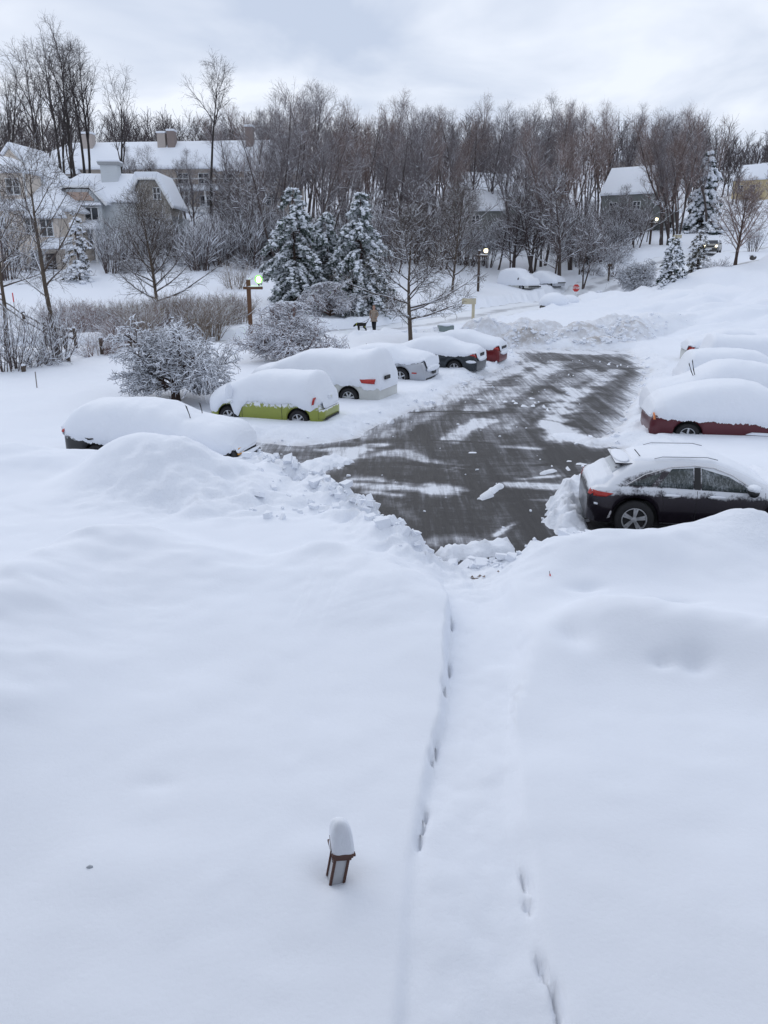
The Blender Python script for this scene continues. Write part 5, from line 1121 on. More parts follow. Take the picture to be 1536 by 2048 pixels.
for i in range(56):
    px = 455 + (i * 47.3) % 850 + rs.uniform(-12, 12); Y = rs.uniform(84, 104)
    if 1000 < px < 1110 and Y < 96: Y = 99
    if 1195 < px < 1310: Y = 112
    if px > 1330 or 915 < px < 1010: continue
    ty = rs.uniform(385, 430) if 530 < px < 730 else rs.uniform(300, 415) if px < 1150 else rs.uniform(398, 440)
    plant('snowy%d' % (i % 2), px, 500, Y, 'snow-laden small tree along the front of the wood', (px + rs.uniform(-10, 10), ty), G9, lean=1)
for i in range(7):
    px = 1182 + i * 19 + rs.uniform(-5, 5); plant('snowy%d' % (i % 2) if i % 3 else 'wood4', px, 470, rs.uniform(106, 122), 'small bare tree in the screen before the grey-green house', (px + rs.uniform(-10, 10), rs.uniform(362, 415)), 'small bare trees screening the grey-green house', lean=1)
# named bigger ones on the right
for bx, by, Y, tx, ty, key, lb in ((1222, 350, 156, 1215, 180, 'wood5', 'forked tall tree above the grey-green house roof'), (1240, 360, 158, 1262, 205, 'wood2', 'upswept tree leaning right above the grey-green house'), (1350, 440, 112, 1340, 200, 'wood1', 'many-stemmed dark tree right of the grey-green house'),
                                   (1362, 450, 110, 1400, 198, 'wood5', 'tall dark tree reaching up beside the large spruce'), (1420, 380, 140, 1445, 218, 'wood3', 'isolated round-crowned tree above the large spruce')):
    plant(key, bx, by, Y, lb, (tx, ty))
# small trees in front of the long apartments
for bx, by, Y, tx, ty, key, lb in ((262, 345, 112, 262, 285, 'wood4', 'small bare tree before the apartment roof, left one'), (315, 345, 112, 318, 285, 'wood0', 'small bare tree before the apartment chimney, right one'), (470, 400, 104, 470, 240, 'wood0', 'bare tree at the right end of the long apartments'), (500, 420, 100, 510, 250, 'wood3', 'bare tree just left of the leaning trunks'), (385, 400, 108, 385, 290, 'wood4', 'small tree beside the lone feathery tall one')):
    plant(key, bx, by, Y, lb, (tx, ty))
G10 = 'small bare trees screening the long apartments'
for i in range(9):
    px = 235 + i * 32 + rs.uniform(-10, 10); plant('snowy%d' % (i % 2) if i % 3 else 'wood4', px, 420, rs.uniform(104, 118), 'small bare tree in the row screening the long apartment block', (px, rs.uniform(300, 345)), G10, lean=1)
# understorey: snow-whitened bushes
def bush(key, px, py, s, label, group=None, dy=0.0):
    x, y = ybase(px, py); y += dy; p = PROTO[key]; z = gz(x, y)
    if key in used: t = dup(p, (x, y, z), rs.uniform(0, 6.28), label, s, group)
    else: t = p; t.location = (x, y, z); t.scale = (s, s, s); t['label'] = label
    used.add(key)
    if group: t['group'] = group
    return t
G4 = 'snow-whitened bushes along the foot of the wood'
for i in range(64):
    px = 480 + (i * 61.8) % 760; py = rs.uniform(478, 520) if i % 2 else rs.uniform(505, 535)
    if 1000 < px < 1100 and py > 500: py -= 40
    bush('brush2' if i % 3 else 'brush3', px, py, rs.uniform(1.0, 1.7) * (1.5 if i % 3 == 0 else 1), 'snow-whitened bush among the many along the foot of the wood', G4)
G5 = 'snow-whitened bushes right of the wood, below the grey-green house'
for i in range(22):
    px = rs.uniform(1130, 1320); py = np.interp(px, [1130, 1230, 1320], [545, 505, 462]) + rs.uniform(-35, 0)
    bush('brush2', px, py, rs.uniform(.9, 1.5), 'snow-whitened bush in the thicket below the grey-green house', G5)
G6 = 'frosted shrubs between the grey gambrel house and the pines'
for i in range(38):
    px = rs.uniform(228, 520); py = rs.uniform(465, 545)
    bush('brush2' if i % 2 else 'brush3', px, py, rs.uniform(1.0, 1.6), 'frosted shrub in the thicket between the grey gambrel house and the pines', G6)
G7 = 'tan upright shrubs of the long hedge'
for i in range(16):
    px = 245 + i * 15.5 + rs.uniform(-6, 6); py = np.interp(px, [240, 480], [680, 668]) - rs.uniform(0, 22)
    bush('brush0', px, py, rs.uniform(.8, 1.1), 'tan upright shrub in the long hedge beside the near lamp', G7)
G8 = 'reddish arching shrubs of the hedge'
for i in range(22):
    px = 120 + i * 17 + rs.uniform(-8, 8); py = np.interp(px, [110, 200, 480], [655, 690, 660]) - rs.uniform(5, 45)
    bush('brush1', px, py, rs.uniform(.8, 1.15), 'reddish arching shrub in the hedge behind the split-rail fence', G8)
for px, py, s, k, lb in ((60, 735, .95, 'brush3', 'low frosted shrub at the left edge of the lawn'), (20, 742, .85, 'brush2', 'taller frosted shrub cut by the left edge'), (110, 728, .8, 'brush2', 'small many-stemmed shrub by the slim leaning tree'), (195, 712, .8, 'brush1', 'small red-stemmed shrub over the fence rail'),
                         (470, 580, 1.0, 'brush0', 'upright twiggy shrub alone on the far lawn'), (1185, 545, .9, 'brush3', 'round clipped shrub beside the lane below the bare tree'), (1430, 540, .9, 'brush3', 'low frosted shrub below the oncoming car'), (1395, 470, 1.0, 'brush3', 'small round tree beside the lane above the sign'),
                         (1505, 505, 1.0, 'brush2', 'frosted shrub right of the vase-shaped tree'), (1225, 548, .9, 'brush2', 'dark little shrub under the lane edge'), (10, 560, 2.0, 'brush2', 'big frosted bush before the cream house, left'), (55, 545, 1.6, 'brush3', 'wide frosted bush before the cream house door'),
                         (222, 548, 1.4, 'brush2', 'frosted shrub beside the white porch of the gambrel house'), (1000, 500, 1.3, 'brush2', 'frosted shrub left of the white van')):
    bush(k, px, py, s, lb)
# far wooded hill: one mass
def far_woods():
    r3 = np.random.default_rng(9); parts = []
    for i in range(520):
        px = r3.uniform(-150, 1750); Y = r3.uniform(165, 330); x = at_y(px, 400, Y)[0]; z = gz(x, Y); H = r3.uniform(10, 16) * (1.0 if px < 1440 else .75)
        s = stems(r3, 1, H, (0, .1), 5, .16, .03, 0, .05); c1 = grow(r3, *s, 14, .22, 1, H * .34, lambda t: 1.1 - .7 * t, (.3, .8), 4, .12, .1, .6, .05, .3); c2 = grow(r3, c1[0], c1[1], 7, .2, 1, H * .15, one, (.4, .9), 3, .08, .1, .8, .038, .6)
        for P, r in (s, c1[:2], c2[:2]): parts.append(tubes(P + np.array([x, Y, z]), r, 3))
    V, F = merge(parts); return mesh_np('far_woods', V, F, mats=[bark('far twigs', (.055, .045, .047), (.095, .08, .08), .72, .95, .1, .4)])
o = obj('far_woods', far_woods()); o['kind'] = 'stuff'; o['label'] = 'far wooded hillside seen as one brown-grey mass'
# ---------------------------------------------------------------- houses
M_CREAM = siding('cream siding', (.68, .60, .52)); M_GREYS = siding('pale grey siding', (.58, .61, .63)); M_TANW = siding('tan siding', (.44, .38, .33)); M_TAUPE = siding('taupe siding', (.36, .33, .29)); M_PEACH = siding('peach siding', (.52, .38, .31))
M_GREENW = siding('grey green siding', (.19, .20, .19)); M_YELW = siding('yellow siding', (.58, .47, .27)); M_TRIM = plain('white trim', (.72, .73, .74), .6, var=.05); M_BRICK = plain('chimney brick', (.25, .205, .19), .85); M_STONE = plain('chimney stone', (.42, .37, .34), .85)
M_PANE = plain('window pane', (.025, .03, .036), .08, var=.3, scale=.6, spec=.7); M_EAVE = plain('grey soffit', (.33, .34, .35), .8); M_DOOR = plain('dark door', (.06, .05, .05), .5)  # M_EAVE: plain mid grey, the cupola cap's own colour
def win(b, x, z, w_, h, y=0.0, nx=2, nz=2, depth=.10, sill=True, face=1):
    """window on a wall facing -y (local), centred at x, z"""
    f = MB(); fw = .09
    for dx in (-w_ / 2, w_ / 2): f.box((x + dx, y - .03, z), (fw, depth, h + fw))
    for dz in (-h / 2, h / 2): f.box((x, y - .031, z + dz), (w_ - fw, depth, fw))
    for i in range(1, nx): f.box((x - w_ / 2 + w_ * i / nx, y - .032, z), (.10 if i * 2 == nx else .05, depth * .8, h - fw))
    for i in range(1, nz): f.box((x, y - .029, z - h / 2 + h * i / nz), (w_ - fw, depth * .7, .06))
    wo = f.build('window', M_TRIM, b)
    p = MB(); p.box((x, y + .0, z), (w_ - .02, .05, h - .02)); p.build('pane', M_PANE, wo)
    if sill:
        s = MB(); s.box((x, y - .08, z - h / 2 - .02), (w_ + .2, .14, .07)); so = s.build('sill', M_SNOW, wo)
    return wo
def roof_piece(b, pts, d, name='roof', m=M_SNOW, bev=.16):
    o = MB().prism(pts, d).build(name, m, b, smooth=False); bm_ = o.modifiers.new('round', 'BEVEL'); bm_.width = bev; bm_.segments = 3; bm_.limit_method = 'ANGLE'; bm_.angle_limit = R(25)
    o.data.polygons.foreach_set('use_smooth', np.ones(len(o.data.polygons), bool)); return o
def hull(b, vs, name='roof', m=M_SNOW, bev=.18):
    import bmesh
    bm = bmesh.new(); [bm.verts.new(v) for v in vs]; r = bmesh.ops.convex_hull(bm, input=bm.verts)
    me = bpy.data.meshes.new(name); bm.to_mesh(me); bm.free(); me.materials.append(m); o = obj(name, me, b)
    if bev:
        md = o.modifiers.new('round', 'BEVEL'); md.width = bev; md.segments = 3; md.limit_method = 'ANGLE'; md.angle_limit = R(20); me.polygons.foreach_set('use_smooth', np.ones(len(me.polygons), bool))
    return o
def house_at(name, label, px, py, Y, rz=0.0, cat='house'):
    x, y, z = at_y(px, py, Y); return thing(name, label, cat, (x, y, z), rz)

# cream house at the left edge: origin at the foot of its right front corner
h = house_at('cream_house', 'cream two-storey house at the left edge, snow over its dormer', 130, 557, 80, R(-4))
W = MB(); W.box((-7.0, 5, 3.0), (14, 10, 6.6)); W.build('wall', M_CREAM, h)
hull(h, [(-14.6, -.6, 6.3), (.6, -.6, 6.3), (.6, 10, 6.3), (-14.6, 10, 6.3), (-14.6, -.55, 6.75), (.55, -.55, 6.75), (-2.6, 4.6, 9.2), (-14.6, 4.6, 9.4)], 'roof')
hull(h, [(-3.2, -1.2, 5.6), (.9, -1.2, 5.6), (.9, .4, 5.6), (-3.2, .4, 5.6), (-3.0, -1.1, 5.95), (.8, -1.1, 5.95), (-2.2, .3, 7.3), (.3, .3, 6.9)], 'snow_cover')
W = MB(); W.prism([(-11.2, 4.2, 6.9), (-1.2, 4.2, 6.9), (-6.1, 4.2, 12.4)], (0, 7, 0)); W.build('gable', M_CREAM, h)
roof_piece(h, [(-6.1, 4.0, 12.5), (-.85, 4.0, 6.7), (-.75, 4.0, 7.1), (-6.1, 4.0, 13.05)], (0, 7.4, 0)); roof_piece(h, [(-6.1, 4.0, 12.5), (-6.1, 4.0, 13.05), (-11.5, 4.0, 7.2), (-11.4, 4.0, 6.7)], (0, 7.4, 0))
W = MB(); W.bar([(-.75, 3.93, 6.65), (-6.1, 3.93, 12.5)], .09, 6); W.build('rake_board', M_TRIM, h)
W = MB(); W.box((-6.1, 2.6, 8.4), (5.9, 3.6, 3.0)); dm = W.build('dormer', M_CREAM, h)
W = MB(); W.box((-5.9, .76, 8.4), (.22, .06, 3.0)); W.box((-3.22, .76, 8.4), (.22, .06, 3.0)); W.build('corner_board', M_TRIM, dm)
hull(h, [(-9.5, .2, 9.75), (-2.5, .2, 9.75), (-2.5, 4.6, 9.75), (-9.5, 4.6, 9.75), (-9.4, .25, 10.15), (-2.6, .25, 10.1), (-8.2, 2.6, 11.5), (-5.6, 2.6, 11.5), (-3.4, 2.6, 10.7)], 'dormer_roof')
win(h, -4.45, 8.55, 1.35, 1.45, .8)
for x, z, ww, hh in ((-6.0, 5.2, 1.3, 1.0), (-2.75, 4.95, 1.15, 1.35), (-1.2, 4.75, 1.25, 1.6), (-4.9, 1.9, 1.3, 1.6), (-2.5, 1.9, 1.3, 1.5), (-8.6, 5.0, 1.3, 1.4), (-8.4, 1.9, 1.3, 1.6)): win(h, x, z, ww, hh)
W = MB(); W.box((-1.15, -.03, 1.25), (.95, .10, 2.2)); W.build('door', M_DOOR, h)
hull(h, [(-1.7, -1.6, 2.75), (1.3, -1.6, 2.75), (1.3, .3, 2.75), (-1.7, .3, 2.75), (-1.6, -1.5, 3.15), (1.2, -1.5, 3.15), (-1.2, .3, 3.95), (.9, .3, 3.95)], 'porch_roof')
for px_ in (-1.5, 1.1):
    W = MB(); W.box((px_, -1.3, 1.3), (.18, .18, 2.9)); W.build('porch_post', M_TRIM, h)

# pale grey gambrel house with a cupola
h = house_at('gambrel_house', 'pale grey house with snowy gambrel roof and square cupola', 137, 554, 87, R(2))
W = MB(); W.box((3.8, 5, 3.6), (7.6, 9, 8.0)); W.box((8.6, 6.5, 3.0), (5.2, 9, 6.6)); W.build('wall', M_GREYS, h)
hull(h, [(-1.9, .2, 7.5), (7.9, .1, 7.5), (7.9, 9.5, 7.5), (-1.9, 9.5, 7.5), (-1.8, .3, 7.95), (7.8, .2, 7.95), (1.0, 4.4, 10.75), (6.9, 4.4, 10.75), (-.4, 3.4, 9.7), (7.5, 3.0, 10.2)], 'roof')
W = MB(); W.prism([(-.1, -.75, 3.2), (4.55, -.75, 3.2), (4.55, -.75, 7.5), (3.4, -.75, 8.75), (1.05, -.75, 8.75), (-.1, -.75, 7.5)], (0, 3, 0)); W.build('front_bay', M_GREYS, h)
W = MB(); W.prism([(.55, -.79, 7.62), (3.9, -.79, 7.62), (3.25, -.79, 8.45), (1.15, -.79, 8.45)], (0, .05, 0)); W.build('gable_panel', M_PEACH, h)
prof = [(-.75, 7.15), (.85, 8.95), (3.6, 8.95), (5.2, 7.15)]; tp = [(5.3, 7.45), (3.75, 9.6), (.7, 9.6), (-.85, 7.45)]
for a, b_, c_, d_ in ((prof[0], prof[1], tp[2], tp[3]), (prof[1], prof[2], tp[1], tp[2]), (prof[2], prof[3], tp[0], tp[1])):
    roof_piece(h, [(a[0], -1.1, a[1]), (b_[0], -1.1, b_[1]), (c_[0], -1.1, c_[1]), (d_[0], -1.1, d_[1])], (0, 4.5, 0), 'roof', bev=.08)
for a, b_ in zip(prof[:-1], prof[1:]):
    W = MB(); W.bar([(a[0], -1.14, a[1]), (b_[0], -1.14, b_[1])], .13, 6); W.build('trim_board', M_TRIM, h)
hull(h, [(-.4, -1.3, 7.15), (4.7, -1.3, 7.15), (4.7, -.7, 7.15), (-.4, -.7, 7.15), (-.3, -1.2, 7.35), (4.6, -1.2, 7.35), (-.2, -.7, 7.55), (4.5, -.7, 7.55)], 'snow_ledge', bev=.06)
for x in (.95, 3.45): win(h, x, 6.35, 1.45, 1.25, -.75, 2, 1)
hull(h, [(-.3, -2.6, 4.75), (4.2, -2.6, 4.75), (4.2, -.6, 4.75), (-.3, -.6, 4.75), (-.2, -2.5, 5.15), (4.1, -2.5, 5.15), (-.1, -.6, 5.75), (4.0, -.6, 5.75)], 'porch_roof')
for x, ww in ((.8, 1.2), (2.9, .8)): win(h, x, 3.7, ww, 1.4, -.75)
W = MB(); W.box((1.9, -2.3, 2.6), (.2, .2, 4.3)); W.box((4.0, -2.3, 2.6), (.2, .2, 4.3)); W.build('porch_post', M_TRIM, h)
W = MB(); W.prism([(6.8, 1.4, 2), (11.2, 1.4, 2), (11.2, 1.4, 7.3), (9.9, 1.4, 9.8), (8.2, 1.4, 9.8), (6.8, 1.4, 7.5)], (0, 6, 0)); W.build('side_gable', M_TAUPE, h)
prof = [(6.3, 7.0), (8.1, 9.9), (10.0, 9.9), (11.6, 7.0)]; tp = [(11.75, 7.3), (10.25, 10.6), (7.85, 10.6), (6.1, 7.3)]
for a, b_, c_, d_ in ((prof[0], prof[1], tp[2], tp[3]), (prof[1], prof[2], tp[1], tp[2]), (prof[2], prof[3], tp[0], tp[1])):
    roof_piece(h, [(a[0], .9, a[1]), (b_[0], .9, b_[1]), (c_[0], .9, c_[1]), (d_[0], .9, d_[1])], (0, 7, 0), 'roof', bev=.08)
for a, b_ in zip(prof[:-1], prof[1:]):
    W = MB(); W.bar([(a[0], .87, a[1]), (b_[0], .87, b_[1])], .13, 6); W.build('trim_board', M_TRIM, h)
win(h, 9.9, 8.5, .75, 1.15, 1.4); win(h, 9.2, 5.4, 1.4, 1.3, 1.4); win(h, 9.5, 2.6, 1.4, 1.4, 1.4)
W = MB(); W.box((4.75, 3.2, 10.5), (1.75, 1.5, 1.9)); ch = W.build('cupola', M_GREYS, h)
W = MB(); W.box((4.75, 3.2, 11.55), (2.1, 1.85, .3), taper=1.08); W.build('cupola_cap', M_EAVE, ch); W = MB(); W.box((4.75, 3.2, 11.78), (2.2, 1.95, .16)); W.build('snow_cover', M_SNOW, ch)

# long apartment row on the hill behind
h = house_at('apartment_row', 'long tan apartment block with wide snowy roof and brick chimneys', 70, 434, 128, R(-3), 'apartment block')
L = 40.5
W = MB(); W.box((L / 2, 5.5, 3.2), (L, 11, 7.2)); W.box((4.5, .2, 2.8), (6, 1.6, 6.4)); W.box((34, .2, 3.0), (9, 1.6, 6.8)); W.build('wall', M_TANW, h)
hull(h, [(-.8, -.9, 6.7), (L + .8, -.9, 6.7), (L + .8, 11.5, 6.7), (-.8, 11.5, 6.7), (-.7, -.8, 7.2), (L + .7, -.8, 7.2), (4.2, 5.5, 11.2), (L - 3.5, 5.5, 11.4)], 'roof', bev=.25)
hull(h, [(.6, -1.4, 6.0), (8.2, -1.4, 6.0), (.6, .6, 6.0), (8.2, .6, 6.0), (.7, -1.2, 6.5), (8.1, -1.2, 6.5), (2.6, 3.5, 9.3), (6.4, 3.5, 9.3)], 'roof'); hull(h, [(29, -1.4, 6.3), (39, -1.4, 6.3), (29, .6, 6.3), (39, .6, 6.3), (29.2, -1.2, 6.8), (38.8, -1.2, 6.8), (32, 3.5, 9.6), (36, 3.5, 9.6)], 'roof')
W = MB(); W.box((20, -1.0, 5.3), (L - 2, .3, .14)); W.build('gutter', M_TRIM, h)
for x, w_, z0, z1, m in ((8.0, 1.6, 9.5, 12.2, M_STONE), (19.7, 1.25, 9.5, 12.2, M_STONE), (21.2, 1.1, 8.0, 12.5, M_BRICK), (33.4, 1.1, 8, 13.0, M_BRICK), (39.0, 1.3, 7.4, 11.4, M_BRICK)):
    W = MB(); W.box((x, 4.4, (z0 + z1) / 2), (w_, 1.4, z1 - z0)); c0 = W.build('chimney', m, h); W = MB(); W.box((x, 4.4, z1 + .14), (w_ + .25, 1.6, .3)); W.build('snow_cap', M_SNOW, c0, bevel=.1)
for x in (2.6, 6.2): win(h, x, 5.0, 1.5, 1.5, -.6); win(h, x, 2.2, 1.5, 1.5, -.6)
for x in (11.5, 14.5, 17.5, 23.8, 27.0): win(h, x, 5.4, 1.6, 1.4); win(h, x, 2.2, 1.6, 1.5)
for x in (31.0, 34.2, 37.3): win(h, x, 5.4, 1.7, 1.4, -.6); win(h, x, 2.3, 1.7, 1.7, -.6)
hull(h, [(22.2, -2.2, 3.6), (30.4, -2.2, 3.6), (22.2, .1, 3.6), (30.4, .1, 3.6), (22.3, -2.1, 4.0), (30.3, -2.1, 4.0), (22.6, .1, 4.6), (30, .1, 4.6)], 'porch_roof')
for x in (22.5, 25.1, 27.6, 30.1):
    W = MB(); W.box((x, -2.0, 1.8), (.25, .25, 3.6)); W.build('porch_post', M_TRIM, h)
W = MB(); W.box((26.3, -2.0, .9), (7.6, .1, .7)); W.build('balustrade', M_TRIM, h)

# houses in and beyond the wood on the right
def gable_house(name, label, px, py, Y, rz, w_, d_, wall_h, roof_h, m, thick=.4, wins=(), over=.35, gwins=()):
    """ridge along x; long side facing -y"""
    h = house_at(name, label, px, py, Y, rz); W = MB(); W.box((w_ / 2, d_ / 2, wall_h / 2 - 1), (w_, d_, wall_h + 2)); W.prism([(.0, 0, wall_h), (0, d_, wall_h), (0, d_ / 2, wall_h + roof_h)], (w_, 0, 0)); W.build('wall', m, h)
    for s0 in (0, 1):
        y0 = -over if s0 == 0 else d_ + over; ze = wall_h - over * roof_h / (d_ / 2)
        roof_piece(h, [(-over, y0, ze), (-over, d_ / 2, wall_h + roof_h + .02), (-over, d_ / 2, wall_h + roof_h + thick), (-over, y0, ze + thick)], (w_ + 2 * over, 0, 0), bev=.08)
    for x, z, a, b_ in wins: win(h, x, z, a, b_)
    for y, z, a, b_ in gwins:                      # windows in the right-hand gable
        f = MB(); f.box((w_ + .02, y, z), (.08, a + .2, b_ + .2)); wo = f.build('window', M_TRIM, h); p = MB(); p.box((w_ + .05, y, z), (.06, a, b_)); p.build('pane', M_PANE, wo)
    for y0, z0, y1, z1 in ((-over, wall_h - .3, d_ / 2, wall_h + roof_h), (d_ / 2, wall_h + roof_h, d_ + over, wall_h - .3)):
        f = MB(); f.bar([(w_ + over + .03, y0, z0 + .1), (w_ + over + .03, y1, z1 + .1)], .09, 5); f.build('rake_board', M_TRIM, h)
    return h
g = gable_house('woodland_house', 'grey-green house with a steep snowy roof beyond the right thicket', 1200, 447, 138, R(-38), 8.6, 7.5, 4.6, 3.9, M_GREENW, gwins=((3.7, 3.2, .9, 1.2),), wins=((2, 2.6, 1.2, 1.2), (6, 2.6, 1.2, 1.2)))
W = MB(); W.prism([(8.2, .4, 0), (11.4, .4, 0), (11.4, .4, 1.6), (8.2, .4, 3.0)], (0, 4.5, 0)); W.build('annex', M_GREENW, g)
roof_piece(g, [(8.2, 0, 3.05), (11.8, 0, 1.45), (11.8, 0, 1.85), (8.2, 0, 3.45)], (0, 5.2, 0), 'annex_roof', bev=.08)
g = gable_house('woodland_house', 'dark green house half hidden by bare trees in the middle of the wood', 945, 440, 136, R(28), 10, 8, 4.2, 3.2, M_GREENW, wins=((2.5, 2.4, 1.3, 1.2), (7, 2.4, 1.3, 1.2)), gwins=((4, 2.5, 1.2, 1.3),))
g = gable_house('woodland_house', 'low dark house with patchy snowy roof left of the middle woodland house', 925, 455, 128, R(-10), 6, 6, 2.6, 2.6, M_GREENW, wins=((2, 1.2, 1.1, 1.1),))
g = gable_house('yellow_house', 'yellow house with bright snowy roof at the far right, nearer one', 1462, 398, 200, R(-38), 7.5, 7.5, 4.2, 3.2, M_YELW, wins=((1.8, 2.2, 1.2, 1.4), (4.5, 2.2, 1.2, 1.4)), gwins=((3.7, 2.2, 1.2, 1.3),))
g = gable_house('yellow_house', 'yellow house at the right edge behind the nearer yellow one', 1496, 392, 212, R(-35), 9, 7.5, 4.4, 3.2, M_YELW, gwins=((3.7, 2.4, 1.2, 1.3),))
g = gable_house('pale_house', 'pale house glimpsed between trunks above the grey-green roof', 1226, 352, 225, R(-30), 5, 6, 3.6, 2.6, M_TANW)
g = gable_house('white_cottage', 'small snowy-roofed house seen through trees right of the wood', 1040, 418, 150, R(-40), 5, 6, 3.2, 2.2, M_TAUPE)
# ---------------------------------------------------------------- street furniture and small things
M_POST = plain('brown stained post', (.12, .062, .034), .75, var=.25, scale=9); M_POSTD = plain('weathered dark wood', (.075, .055, .045), .85, var=.3, scale=9, snowup=.95); M_IRON = plain('dark iron', (.02, .022, .02), .5)
M_GLOBEG = glow('green lit globe', (.42, 1.0, .28), 1.1); M_BULB = glow('lamp bulb', (.92, 1.0, .78), 9); M_GLOBEY = glow('warm lit globe', (1.0, .87, .55), 3.0)
def lamp_post(label, x, y, gm, lit, H=3.3, rz=0.0, arm=1, m=M_POST):
    z = gz(x, y) + .1; t = thing('lamp_post', label, 'lamp post', (x, y, z), rz)
    b = MB(); b.box((0, 0, H / 2), (.24, .24, H)); b.build('post', m, t, bevel=.02)
    b = MB(); b.box((arm * .26, -.0, H - .48), (1.15, .30, .15)); a = b.build('cross_arm', m, t, bevel=.015)
    b = MB(); b.blob((arm * .26, 0, H - .39), (.56, .15, .06), 14, 6, 3, .1); b.build('snow_cap', M_SNOW, a, smooth=True); b = MB(); b.blob((0, 0, H + .03), (.13, .13, .07), 10, 6, 4, .05); b.build('snow_cap', M_SNOW, t, smooth=True)
    b = MB(); b.lathe([(.001, 0), (.07, 0), (.07, .04), (.045, .06), (.045, .14), (.08, .17), (.08, .2), (.001, .2)], 12, (arm * .62, 0, H - .40)); b.build('lamp_neck', M_IRON, t, smooth=True)
    if lit == 'globe':
        b = MB(); b.blob((arm * .62, 0, H + .02), (.24, .24, .25), 16, 12, 1, 0)
        m_, tt, bb = mat('clear green globe'); bb.inputs['Base Color'].default_value = (.45, .9, .3, 1); bb.inputs['Transmission Weight'].default_value = .9; bb.inputs['Roughness'].default_value = .15; bb.inputs['IOR'].default_value = 1.1
        bb.inputs['Emission Color'].default_value = (.3, .9, .18, 1); bb.inputs['Emission Strength'].default_value = .28
        go = b.build('globe', m_, t, smooth=True); b = MB(); b.blob((arm * .62, 0, H + .0), (.13, .13, .17), 12, 9, 1, 0); b.build('bulb', M_BULB, go, smooth=True)
    elif lit:
        b = MB(); b.blob((arm * .62, 0, H + .02), (.20, .20, .24), 14, 10, 1, 0); b.build('globe', gm, t, smooth=True)
        b = MB(); b.lathe([(.001, .28), (.12, .27), (.21, .20), (.22, .18)], 14, (arm * .62, 0, H + .0)); b.build('lamp_cap', M_IRON, t, smooth=True)
    return t
x, y = ybase(502, 668); lamp_post('brown timber lamp post with glowing green globe beside the dwarf trees', x, y, M_GLOBEG, 'globe', 3.5, R(4))
x, y = ybase(956, 582); lamp_post('dark lamp post with warm lit globe right of the street tree', x, y, M_GLOBEY, True, 4.1, R(-8), 1, M_POSTD)
x, y = at_y(1300, 482, 112)[:2]; lamp_post('small far lamp post lit beside the lane under the grey-green house', x, y, M_GLOBEY, True, 3.6, 0, 1, M_POSTD)
x, y = at_y(1218, 545, 92)[:2]; t = thing('post', 'short dark post with a crosspiece beside the lane', 'post', (x, y, gz(x, y))); b = MB(); b.box((0, 0, .9), (.16, .16, 2.0)); b.build('post_shaft', M_POSTD, t); b = MB(); b.box((.0, -.1, 1.7), (.5, .08, .3)); b.build('sign_board', M_POSTD, t)
# stop sign
x, y = at_y(1150, 602, 84.5)[:2]; t = thing('stop_sign', 'red octagonal stop sign on a white post at the crossing', 'stop sign', (x, y, gz(x, y)), R(8))
zc = at_y(1150, 576, 84.5)[2] - gz(x, y)
b = MB(); b.box((0, 0, zc / 2), (.07, .05, zc)); b.build('post', M_TRIM, t)
oc = lambda r: [(r * math.cos(R(22.5 + 45 * i)), 0, r * math.sin(R(22.5 + 45 * i))) for i in range(8)]
M_STOP = plain('stop red', (.50, .035, .03), .45, var=.08)
b = MB(); b.prism([(p[0], -.045, p[2] + zc) for p in oc(.43)], (0, .015, 0)); pl = b.build('sign_plate', M_TRIM, t)
b = MB(); b.prism([(p[0], -.052, p[2] + zc) for p in oc(.395)], (0, .012, 0)); b.build('red_face', M_STOP, pl)
cu = bpy.data.curves.new('lettering', 'FONT'); cu.body = 'STOP'; cu.align_x = 'CENTER'; cu.align_y = 'CENTER'; cu.size = .33; cu.extrude = .003; cu.offset = .008; cu.materials.append(M_TRIM)
o = obj('lettering_curve', cu); dg = bpy.context.evaluated_depsgraph_get(); lme = bpy.data.meshes.new_from_object(o.evaluated_get(dg)); bpy.data.objects.remove(o)
o = obj('lettering', lme, pl, (0, -.062, zc)); o.rotation_euler = (R(90), 0, 0)
# lane name signs
def lane_sign(label, x, y, H, rz, m, flip=1):
    t = thing('lane_sign', label, 'street sign', (x, y, gz(x, y)), rz); b = MB(); b.box((0, 0, H / 2), (.20, .16, H)); b.build('post', m, t, bevel=.01); b = MB(); b.box((flip * -.36, -.09, H - .22), (1.05, .06, .42)); bo = b.build('sign_board', m, t, bevel=.01)
    b = MB(); b.blob((flip * -.36, -.09, H + .02), (.50, .06, .05), 10, 5, 2, .1); b.build('snow_cap', M_SNOW, bo, smooth=True); return t
M_SIGN = plain('cream sign wood', (.50, .45, .33), .7)
x, y = ybase(946, 634); lane_sign('cream wooden lane sign right of the street tree', x, y, 1.75, R(5), M_SIGN)
x, y = at_y(1348, 484, 108)[:2]; lane_sign('far cream lane sign under the dark tree beside the lane', x, y, 2.0, R(-10), M_SIGN, -1)
# utility cabinet
x, y = ybase(891, 672, .3); t = thing('utility_cabinet', 'grey green utility cabinet half buried behind the charcoal sedan', 'cabinet', (x, y, gz(x, y)), R(6)); M_CAB = plain('grey green metal', (.20, .25, .25), .5)
b = MB(); b.box((0, 0, .45), (.92, .7, .95)); b.build('cabinet_body', M_CAB, t, bevel=.03); b = MB(); b.box((0, -.36, .5), (.78, .03, .7)); b.build('door', M_CAB, t, bevel=.01); b = MB(); b.blob((0, 0, .94), (.50, .40, .12), 16, 8, 3, .05); b.build('snow_cap', M_SNOW, t, smooth=True)
